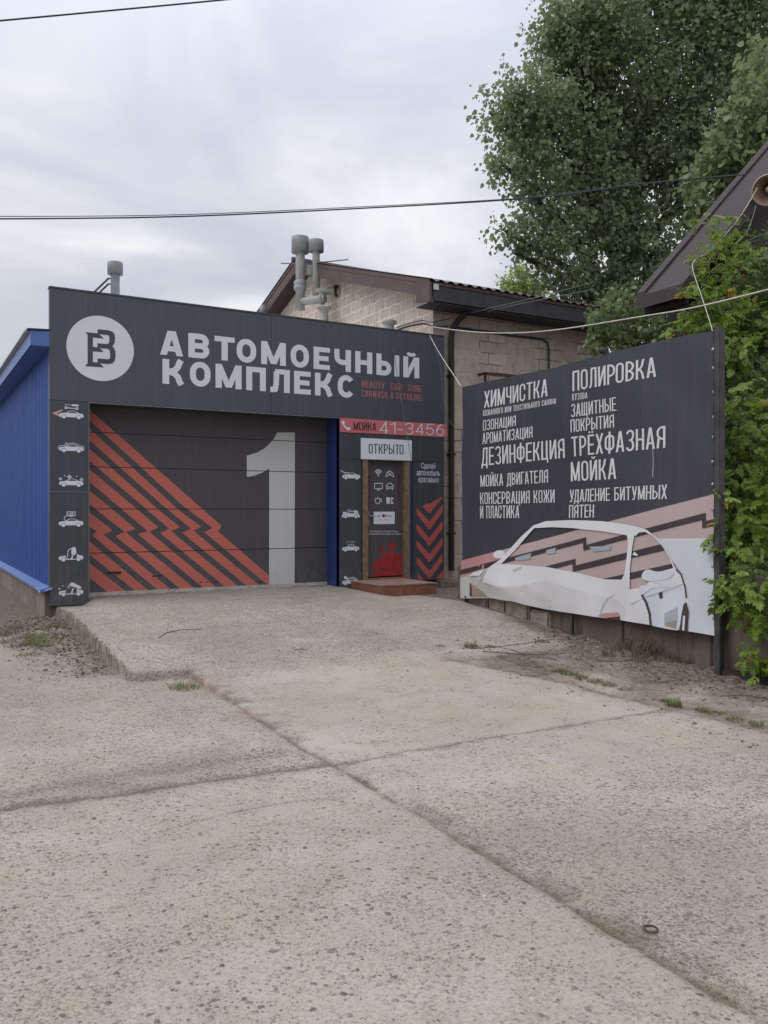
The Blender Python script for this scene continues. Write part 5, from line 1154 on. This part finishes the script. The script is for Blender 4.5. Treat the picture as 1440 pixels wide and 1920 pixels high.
def tree(name, label, cat, L, base, trunk_r, density, per, spread, leaf, mat, asp=.42, group=None, droop=.6, hollow=.45, limb=True):
    bl = px_blobs(L); t = thing(name, label, cat, (base[0], base[1], gz(base[0], base[1])), group)
    C, T = crown_points(bl, density, per, spread, hollow); k = len(C)
    D = T * .5 + unit(k) * .8 + np.array([0, 0, -droop]); N = unit(k) + np.array([0, 0, .7])
    leaf_mesh('crown', C, D, N, leaf * (.50 + .80 * rng.random(k)), mat, t, asp)
    if trunk_r:
        m = MB(); b = Vector((base[0], base[1], gz(base[0], base[1]) - .1)); cen = sum((Vector(c) for c, r in bl), Vector()) / len(bl)
        top = Vector((b.x * .35 + cen.x * .65, b.y * .35 + cen.y * .65, cen.z)); m.tube([b, b * .7 + top * .3 + Vector((.1, .05, 0)) * trunk_r * 5, b * .35 + top * .65, top], [trunk_r, trunk_r * .85, trunk_r * .65, trunk_r * .35], M['bark'], 12)
        m.build('trunk', t)
        for c, r in bl[::2] if limb else []:
            c = Vector(c); s0 = b * .45 + top * .55 if c.z < cen.z else b * .25 + top * .75
            mid = s0 * .5 + c * .5 + Vector((0, 0, .12 * (c - s0).length)); m2 = MB(); m2.tube([s0, mid, c, c + (c - mid).normalized() * r * .5], [trunk_r * .4, trunk_r * .26, trunk_r * .15, trunk_r * .05], M['bark'], 7); m2.build('limb', t)
    return t
S_ = 18.5
tree('poplar_tree', 'huge dense dark green poplar filling the upper right sky behind the buildings', 'tree',
     [(1130, 50, 80, 18), (1070, 55, 48, 18), (1035, 45, 26, 18), (1020, 92, 26, 18), (1085, 120, 70, 18.3), (1018, 190, 62, 17.6), (965, 165, 24, 17.4), (942, 200, 32, 17.4), (926, 218, 20, 17.4), (975, 250, 42, 17.5), (1060, 260, 90, 18.4), (1005, 320, 52, 17.6), (948, 312, 25, 17.4), (935, 316, 12, 17.4), (1045, 400, 52, 17.8), (975, 425, 26, 17.4), (950, 434, 20, 17.3), (1010, 440, 32, 17.5), (966, 474, 13, 17.4), (1050, 490, 46, 17.8), (1120, 370, 80, 18.6), (1180, 150, 95, 18.6), (1270, 90, 100, 19), (1390, 60, 110, 19.2), (1250, 270, 90, 19), (1350, 210, 100, 19.2), (1150, 470, 66, 18.6), (1190, 540, 50, 18.8), (1235, 440, 70, 19), (1310, 350, 75, 19.2), (1090, 545, 36, 18.2), (1420, -60, 130, 19), (1250, -70, 120, 19), (1120, -50, 90, 18.5), (1440, 300, 80, 19.4), (1130, 560, 40, 18.5), (1160, 290, 80, 19.4), (1080, 190, 60, 19), (1270, 520, 60, 19)],
     (13.6, 2.2), .30, 340, 11, .38, .104, M['leaf_poplar'], .44, hollow=.2)
tree('maple_tree', 'nearer maple branches hanging over the steep brown roof', 'tree',
     [(1395, 235, 40, 14.5), (1430, 190, 42, 14.5), (1345, 290, 30, 14.6), (1320, 330, 26, 14.7), (1310, 370, 26, 14.7), (1375, 300, 40, 14.6), (1440, 260, 40, 14.5), (1440, 120, 40, 14.8)],
     (11.6, -1.2), .14, 420, 9, .30, .125, M['leaf_maple'], .5)
tree('pale_tree', 'small light green tree peeping over the block building roof edge', 'tree',
     [(972, 536, 26, 27), (952, 545, 15, 27), (985, 522, 16, 27), (992, 545, 20, 27), (1010, 552, 16, 27), (975, 522, 12, 27), (980, 575, 30, 27)], (14.5, 13.5), .12, 300, 9, .30, .13, M['leaf_pale'], .4, droop=.3)
tree('bushy_tree', 'low dark bushy tree between the block building and the wooden house', 'tree',
     [(1150, 600, 34, 13.4), (1190, 625, 32, 13.2), (1120, 622, 18, 13.6), (1240, 640, 36, 13.0), (1185, 575, 30, 13.6), (1225, 590, 30, 13.6), (1280, 620, 40, 12.8), (1150, 655, 36, 13.4), (1215, 680, 50, 13.2), (1290, 690, 50, 12.8), (1130, 580, 18, 14)],
     (8.6, -2.4), .09, 420, 10, .26, .10, M['leaf_mid'], .42)
# climber and shrub beside the banner: compound leaves of pointed leaflets
def compound(name, parent, L, density, mat, leaflet, per=6, hollow=.4, droop=.35):
    bl = px_blobs(L); C, T = crown_points(bl, density, 3, .16, hollow); k = len(C)
    A = T * .6 + unit(k) * .6 + np.array([-.25, -.35, -droop]); A /= np.linalg.norm(A, axis=1, keepdims=True)
    N = unit(k) * .75 + np.array([-.25, -.30, .9]); W = np.cross(N, A); W /= np.linalg.norm(W, axis=1, keepdims=True)
    Cc = []; Dd = []; Nn = []; Ss = []; Rr = []; sc_ = .7 + .6 * rng.random(k); rb = rng.random(k)
    for i, (al, ang) in enumerate(((.0, 62), (.0, -62), (.55, 52), (.55, -52), (1.05, 26), (1.05, -26), (1.1, 0))[:7]):
        a = math.radians(ang); d = A * math.cos(a) + W * math.sin(a)
        Cc.append(C + A * (al * leaflet * sc_)[:, None]); Dd.append(d + np.array([0, 0, -.18])); Nn.append(N); Ss.append(leaflet * sc_ * (1.15 if ang == 0 else .95)); Rr.append(np.where(rb > .985, rb, np.clip(rb + .12 * rng.normal(size=k), 0, .98)))
    return leaf_mesh(name, np.concatenate(Cc), np.concatenate(Dd), np.concatenate(Nn), np.concatenate(Ss), mat, parent, .30, .06, np.concatenate(Rr))
cl = thing('climbing_shrub', 'tall bright green climbing shrub growing beside the right post of the banner', 'shrub', (6.4, -6.0, 0))
compound('foliage', cl, [(1335, 480, 26, 9.8), (1318, 520, 22, 9.8), (1345, 525, 28, 9.8), (1325, 570, 30, 9.7), (1360, 570, 26, 9.7), (1318, 610, 26, 9.6), (1345, 615, 30, 9.6), (1365, 430, 16, 9.9), (1320, 408, 10, 9.9), (1345, 405, 12, 10), (1300, 545, 12, 9.6), (1375, 640, 28, 9.5), (1390, 470, 18, 9.9), (1290, 622, 14, 9.7), (1355, 460, 18, 9.9)], 900, M['leaf_bright'], .055)
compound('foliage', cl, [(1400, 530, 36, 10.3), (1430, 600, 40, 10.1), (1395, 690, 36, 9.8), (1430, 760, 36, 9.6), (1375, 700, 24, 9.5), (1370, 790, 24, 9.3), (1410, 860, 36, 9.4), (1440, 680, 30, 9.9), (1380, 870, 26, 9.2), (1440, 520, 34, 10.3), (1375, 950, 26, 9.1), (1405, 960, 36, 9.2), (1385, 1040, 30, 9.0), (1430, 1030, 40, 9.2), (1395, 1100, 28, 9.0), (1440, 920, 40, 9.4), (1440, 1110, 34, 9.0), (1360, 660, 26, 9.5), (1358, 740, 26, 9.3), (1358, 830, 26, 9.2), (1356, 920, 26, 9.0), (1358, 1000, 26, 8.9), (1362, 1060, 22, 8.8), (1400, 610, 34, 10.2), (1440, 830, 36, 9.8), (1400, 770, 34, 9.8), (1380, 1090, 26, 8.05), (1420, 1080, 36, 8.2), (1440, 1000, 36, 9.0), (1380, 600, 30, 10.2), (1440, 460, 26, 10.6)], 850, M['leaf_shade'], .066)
compound('foliage', cl, [(1425, 790, 26, 9.0), (1400, 810, 14, 8.8), (1410, 850, 30, 8.9), (1385, 880, 12, 8.8), (1440, 850, 30, 9.0), (1395, 905, 24, 8.7), (1420, 920, 24, 8.7), (1372, 1010, 18, 8.4), (1345, 1010, 6, 8.2), (1400, 1005, 26, 8.5), (1430, 990, 30, 8.6), (1385, 1045, 24, 8.2), (1390, 1098, 20, 7.85), (1405, 1105, 26, 7.9), (1432, 1090, 26, 7.95), (1440, 1145, 22, 7.8), (1442, 1185, 16, 7.7), (1425, 1175, 12, 7.7), (1418, 1140, 20, 7.8), (1400, 1130, 13, 7.75), (1345, 918, 5, 8.2), (1440, 735, 14, 9.2), (1370, 745, 12, 8.8), (1385, 660, 16, 9.2), (1362, 660, 12, 9.2), (1420, 690, 18, 9.4), (1400, 745, 16, 9.2), (1440, 620, 20, 9.8), (1400, 590, 18, 9.8), (1380, 960, 16, 8.4)], 950, M['leaf_bright'], .058)
m = MB()
for a, b in (((6.0, -6.2), (1345, 600, 9.7)), ((6.1, -6.0), (1400, 850, 9.3)), ((6.3, -6.3), (1400, 1040, 8.9)), ((6.4, -5.9), (1420, 640, 10))):
    p = Vector((a[0], a[1], 0)); q = at(*b); m.tube([p, p * .5 + q * .5 + Vector((.1, .1, .2)), q, q + Vector((-.1, -.05, .5))], [.03, .022, .014, .006], M['bark'], 7)
m.build('stems', cl)
sp_ = thing('leafy_seedling', 'low bright green seedling at the foot of the wall by the right edge', 'plant', (5.5, -7.0, 0))
compound('foliage', sp_, [(1432, 1228, 14, 7.75), (1418, 1240, 9, 7.75), (1440, 1250, 10, 7.7), (1428, 1215, 9, 7.75)], 1500, M['leaf_bright'], .06)

# ================================================================== WEEDS, LITTER, SMALL THINGS
def blades(C0, n, h, spread, lean, wid, r):
    """one tuft as curved tapering blades; returns verts, faces"""
    V = []; F = []
    for _ in range(n):
        a = r.uniform(0, 6.283); q = spread * math.sqrt(r.random()); b = Vector((C0[0] + math.cos(a) * q, C0[1] + math.sin(a) * q, C0[2] - .012))
        H = h * r.uniform(.45, 1.1); la = r.uniform(0, 6.283); L = Vector((math.cos(la), math.sin(la), 0)) * H * lean * r.uniform(.2, 1.2); w = Vector((-math.sin(la + .6), math.cos(la + .6), 0)) * wid
        k = len(V)
        for s in (0, .4, .75): p = b + Vector((0, 0, H * s)) + L * s * s; V += [p - w * (1 - s * .6), p + w * (1 - s * .6)]
        V.append(b + Vector((0, 0, H * .93)) + L); F += [(k, k + 1, k + 3, k + 2), (k + 2, k + 3, k + 5, k + 4), (k + 4, k + 5, k + 6)]
    return V, F
def _k(o):
    o['kind'] = 'thing'; return o
def tuft(label, px, py, n, h, spread, mat, lean=.7, wid=.0025, group=None, seed=0, zoff=0, cat='weed', name='grass_tuft'):
    r = random.Random(seed * 31 + int(px)); x, y, z = on_ground(px, py); V, F = blades((0, 0, 0), n, h, spread, lean, wid, r)
    V = [(v[0] + x, v[1] + y, v[2] + gz(x + v[0], y + v[1]) + zoff) for v in V]
    m = MB(); m.add(V, F, mat); o = m.build(name, None, fix=False)
    me = o.data; me.attributes.new('rnd', 'FLOAT', 'POINT').data.foreach_set('value', np.random.default_rng(seed + int(px)).random(len(me.vertices)).astype(np.float32))
    return _k(tag(o, label, cat, group))
GA = 'small grass tufts in the seam between the slab and the earth strip'
LS = 'small green tuft growing in the seam along the edge of the concrete slab'
tuft('yellowing grass clump at the front lip of the ramp', 345, 1272, 150, .085, .14, M['grass'], 1.1, .0028, seed=1)
tuft('round green grass tuft at the far end of the slab seam', 884, 1214, 120, .085, .09, M['grass'], .8, .0028, seed=2)
tuft('spiky green weed at the corner where the two slab seams meet', 1264, 1325, 70, .10, .075, M['grass'], .8, .0045, seed=3)
for i, (x, y, h, s) in enumerate(((920, 1213, .04, .07), (946, 1232, .03, .09), (982, 1246, .035, .08), (1013, 1252, .035, .07), (1050, 1259, .055, .08), (1066, 1264, .06, .09), (1090, 1272, .06, .07), (1116, 1279, .055, .08), (1142, 1285, .05, .07), (1173, 1294, .04, .08), (1248, 1316, .05, .05), (1316, 1333, .05, .06), (1342, 1339, .04, .08), (1378, 1350, .05, .07), (1418, 1360, .05, .06), (825, 1212, .03, .06), (1018, 1204, .05, .08))):
    tuft(LS, x, y, 120, h, s, M['grass'], .9, .0026, GA, 10 + i)
for i, (x, y) in enumerate(((858, 1573), (1147, 1737), (1238, 1783))):
    tuft(('tiny moss tuft in the long slab joint nearest the middle of the yard', 'tiny moss tuft in the long slab joint beside the metal ring', 'lowest tiny moss tuft in the long slab joint')[i], x, y, 50, .018, .05, M['grass'], 1.2, .0022, None, 40 + i)
GD = 'dry grass clumps along the wall foot'
LD = 'reddish dry grass clump at the foot of the wall below the banner'
for i, (x, y, h, n) in enumerate(((1170, 1226, .14, 60), (1190, 1222, .22, 80), (1205, 1228, .16, 60), (1222, 1226, .20, 70), (1240, 1232, .15, 60), (1262, 1238, .10, 70), (1285, 1243, .09, 60), (1300, 1246, .08, 50), (1150, 1222, .08, 50), (1215, 1236, .08, 60), (1250, 1244, .06, 50))):
    tuft(LD, x, y, n * 2, h * 1.15, .13, M['dry'], .6, .0040, GD, 60 + i, name='dry_grass', cat='dry grass')
GW = 'green weeds in the debris by the blue shed wall'
for i, (x, y, h) in enumerate(((15, 1190, .10), (100, 1196, .06), (112, 1222, .05), (55, 1228, .05), (25, 1180, .09), (95, 1178, .08), (45, 1197, .09), (62, 1207, .11), (30, 1212, .07), (82, 1212, .08), (8, 1205, .06), (70, 1190, .08))):
    tuft('yellowish weed in the debris at the foot of the blue side wall', x, y, 130, h, .13, M['grass'] if i % 2 else M['dry'], 1.2, .003, GW, 80 + i)
def leafy(label, px, py, h, n, size, mat, seed):
    r = np.random.default_rng(seed); x, y, z = on_ground(px, py); t = thing('leafy_weed', label, 'weed', (x, y, z))
    m = MB(); m.tube([(x, y, z), (x + .01, y - .01, z + h * .6), (x + .03, y, z + h)], [.005, .004, .002], M['twig'], 5); m.build('stem', t)
    C = np.stack([x + .02 * r.normal(size=n), y + .02 * r.normal(size=n), z + h * (.2 + .8 * r.random(n))], -1); D = unit(n) * np.array([1, 1, .4]) + np.array([0, 0, .5])
    leaf_mesh('leaves', C, D, unit(n) + np.array([0, 0, 1]), size * (.6 + .6 * r.random(n)), mat, t, .3)
leafy('broad leaved weed standing under the middle of the banner', 1160, 1206, .20, 12, .11, M['leaf_bright'], 5)
leafy('slender weed under the banner right of the broad leaved one', 1214, 1212, .24, 14, .06, M['leaf_bright'], 6)

def chips(name, label, pts, smin, smax, mat, kind='stuff'):
    k = len(pts); C = np.array([(x, y, gz(x, y) + .004) for x, y in pts]); D = unit(k) * np.array([1, 1, .25]); N = unit(k) * .55 + np.array([0, 0, 1])
    o = leaf_mesh(name, C, D, N, smin + (smax - smin) * rng.random(k) ** 2, mat, None, .45, .10); return tag(o, label, None, None, kind)
P = [(x, y) for x, y in zip(rng.normal(-.10, .26, 5200), -rng.uniform(-.2, 3.7, 5200)) if x < .06 and rng.random() < math.exp(-max(0, -y - 1.2) / 1.2) + .15]
chips('leaf_litter', 'dry leaves and chips piled along the ramp edge', P, .012, .05, M['litter'])
P = [(x, y) for x, y in zip(rng.uniform(3.3, 5.35, 5200), -rng.uniform(4.0, 9.0, 5200)) if rng.random() < .15 + .85 * max(0, min(1, (x - 4.4) / .7))]
chips('strip_litter', 'dry bits lying on the earth strip below the banner', P, .010, .045, M['litter'])
def stones(name, label, pts, smin, smax, mat, kind='stuff'):
    m = MB()
    for x, y in pts:
        s = smin + (smax - smin) * random.random() ** 2.2; z = gz(x, y)
        V = [(x + s * math.cos(a) * random.uniform(.7, 1.1), y + s * math.sin(a) * random.uniform(.7, 1.1), z - .005) for a in (0, 1.05, 2.1, 3.14, 4.2, 5.2)] + [(x + s * .6 * math.cos(a) + random.uniform(-.1, .1) * s, y + s * .6 * math.sin(a), z + s * random.uniform(.45, .8)) for a in (.3, 1.8, 3.3, 4.8)]
        F = [(0, 1, 6), (1, 7, 6), (1, 2, 7), (2, 3, 7), (3, 8, 7), (3, 4, 8), (4, 9, 8), (4, 5, 9), (5, 0, 6), (5, 6, 9), (6, 7, 8), (6, 8, 9)]
        m.add(V, F, mat)
    return tag(m.build(name, None, fix=False), label, None, None, kind)
stones('loose_pebbles', 'loose pebbles scattered over the yard', [(random.uniform(-2, 4), random.uniform(-10.5, -1)) for _ in range(420)] + [(random.gauss(-.05, .2), random.uniform(-4, .1)) for _ in range(160)] + [(random.uniform(3.7, 5.3), random.uniform(-9, -4.5)) for _ in range(260)], .003, .016, M['stone_pale'])
stones('rubble', 'broken rubble at the foot of the wall right of the doorstep', [(random.uniform(5.75, 7.2), random.uniform(-.18, .24)) for _ in range(70)] + [(random.uniform(6.45, 7.1), random.uniform(.0, .25)) for _ in range(40)], .03, .13, M['conc_dark'])
def twig(label, pts, r=.006):
    P = []
    for px, py in pts: x, y, z = on_ground(px, py); P.append((x, y, z + r))
    m = MB(); m.tube(P, [r * (1 - .5 * i / len(P)) for i in range(len(P))], M['twig'], 6); tag(m.build('twig'), label, 'twig')
twig('long curved dry twig lying on the ramp', [(298, 1196), (312, 1187), (335, 1182), (358, 1180.5), (377, 1180)], .0045)
twig('short dark twig lying on the ramp right of the long one', [(552, 1219), (562, 1217), (577, 1219)], .004)
for i, pts in enumerate(([(880, 1217), (930, 1214), (975, 1208), (1030, 1200), (1075, 1196)], [(905, 1222), (960, 1226), (1010, 1228), (1060, 1225)], [(930, 1213), (960, 1219), (1000, 1232), (1040, 1236)], [(1120, 1239), (1160, 1241), (1200, 1238)], [(1350, 1306), (1395, 1304), (1440, 1310)])):
    twig(('longest dry twig across the far end of the earth strip', 'middle dry twig lying on the reddish earth', 'crooked twig beside the slab seam', 'straight twig lying below the dry grass', 'twig on the earth strip near the right edge')[i], pts, .0045)
x, y, z = on_ground(1220, 1744); m = MB(); m.tube([(x + .026 * math.cos(a), y + .026 * math.sin(a), z + .006) for a in np.linspace(0, 6.283, 25)], .0038, M['rust'], 8, caps=False); tag(m.build('metal_ring'), 'small rusty metal ring lying on the slab', 'ring')
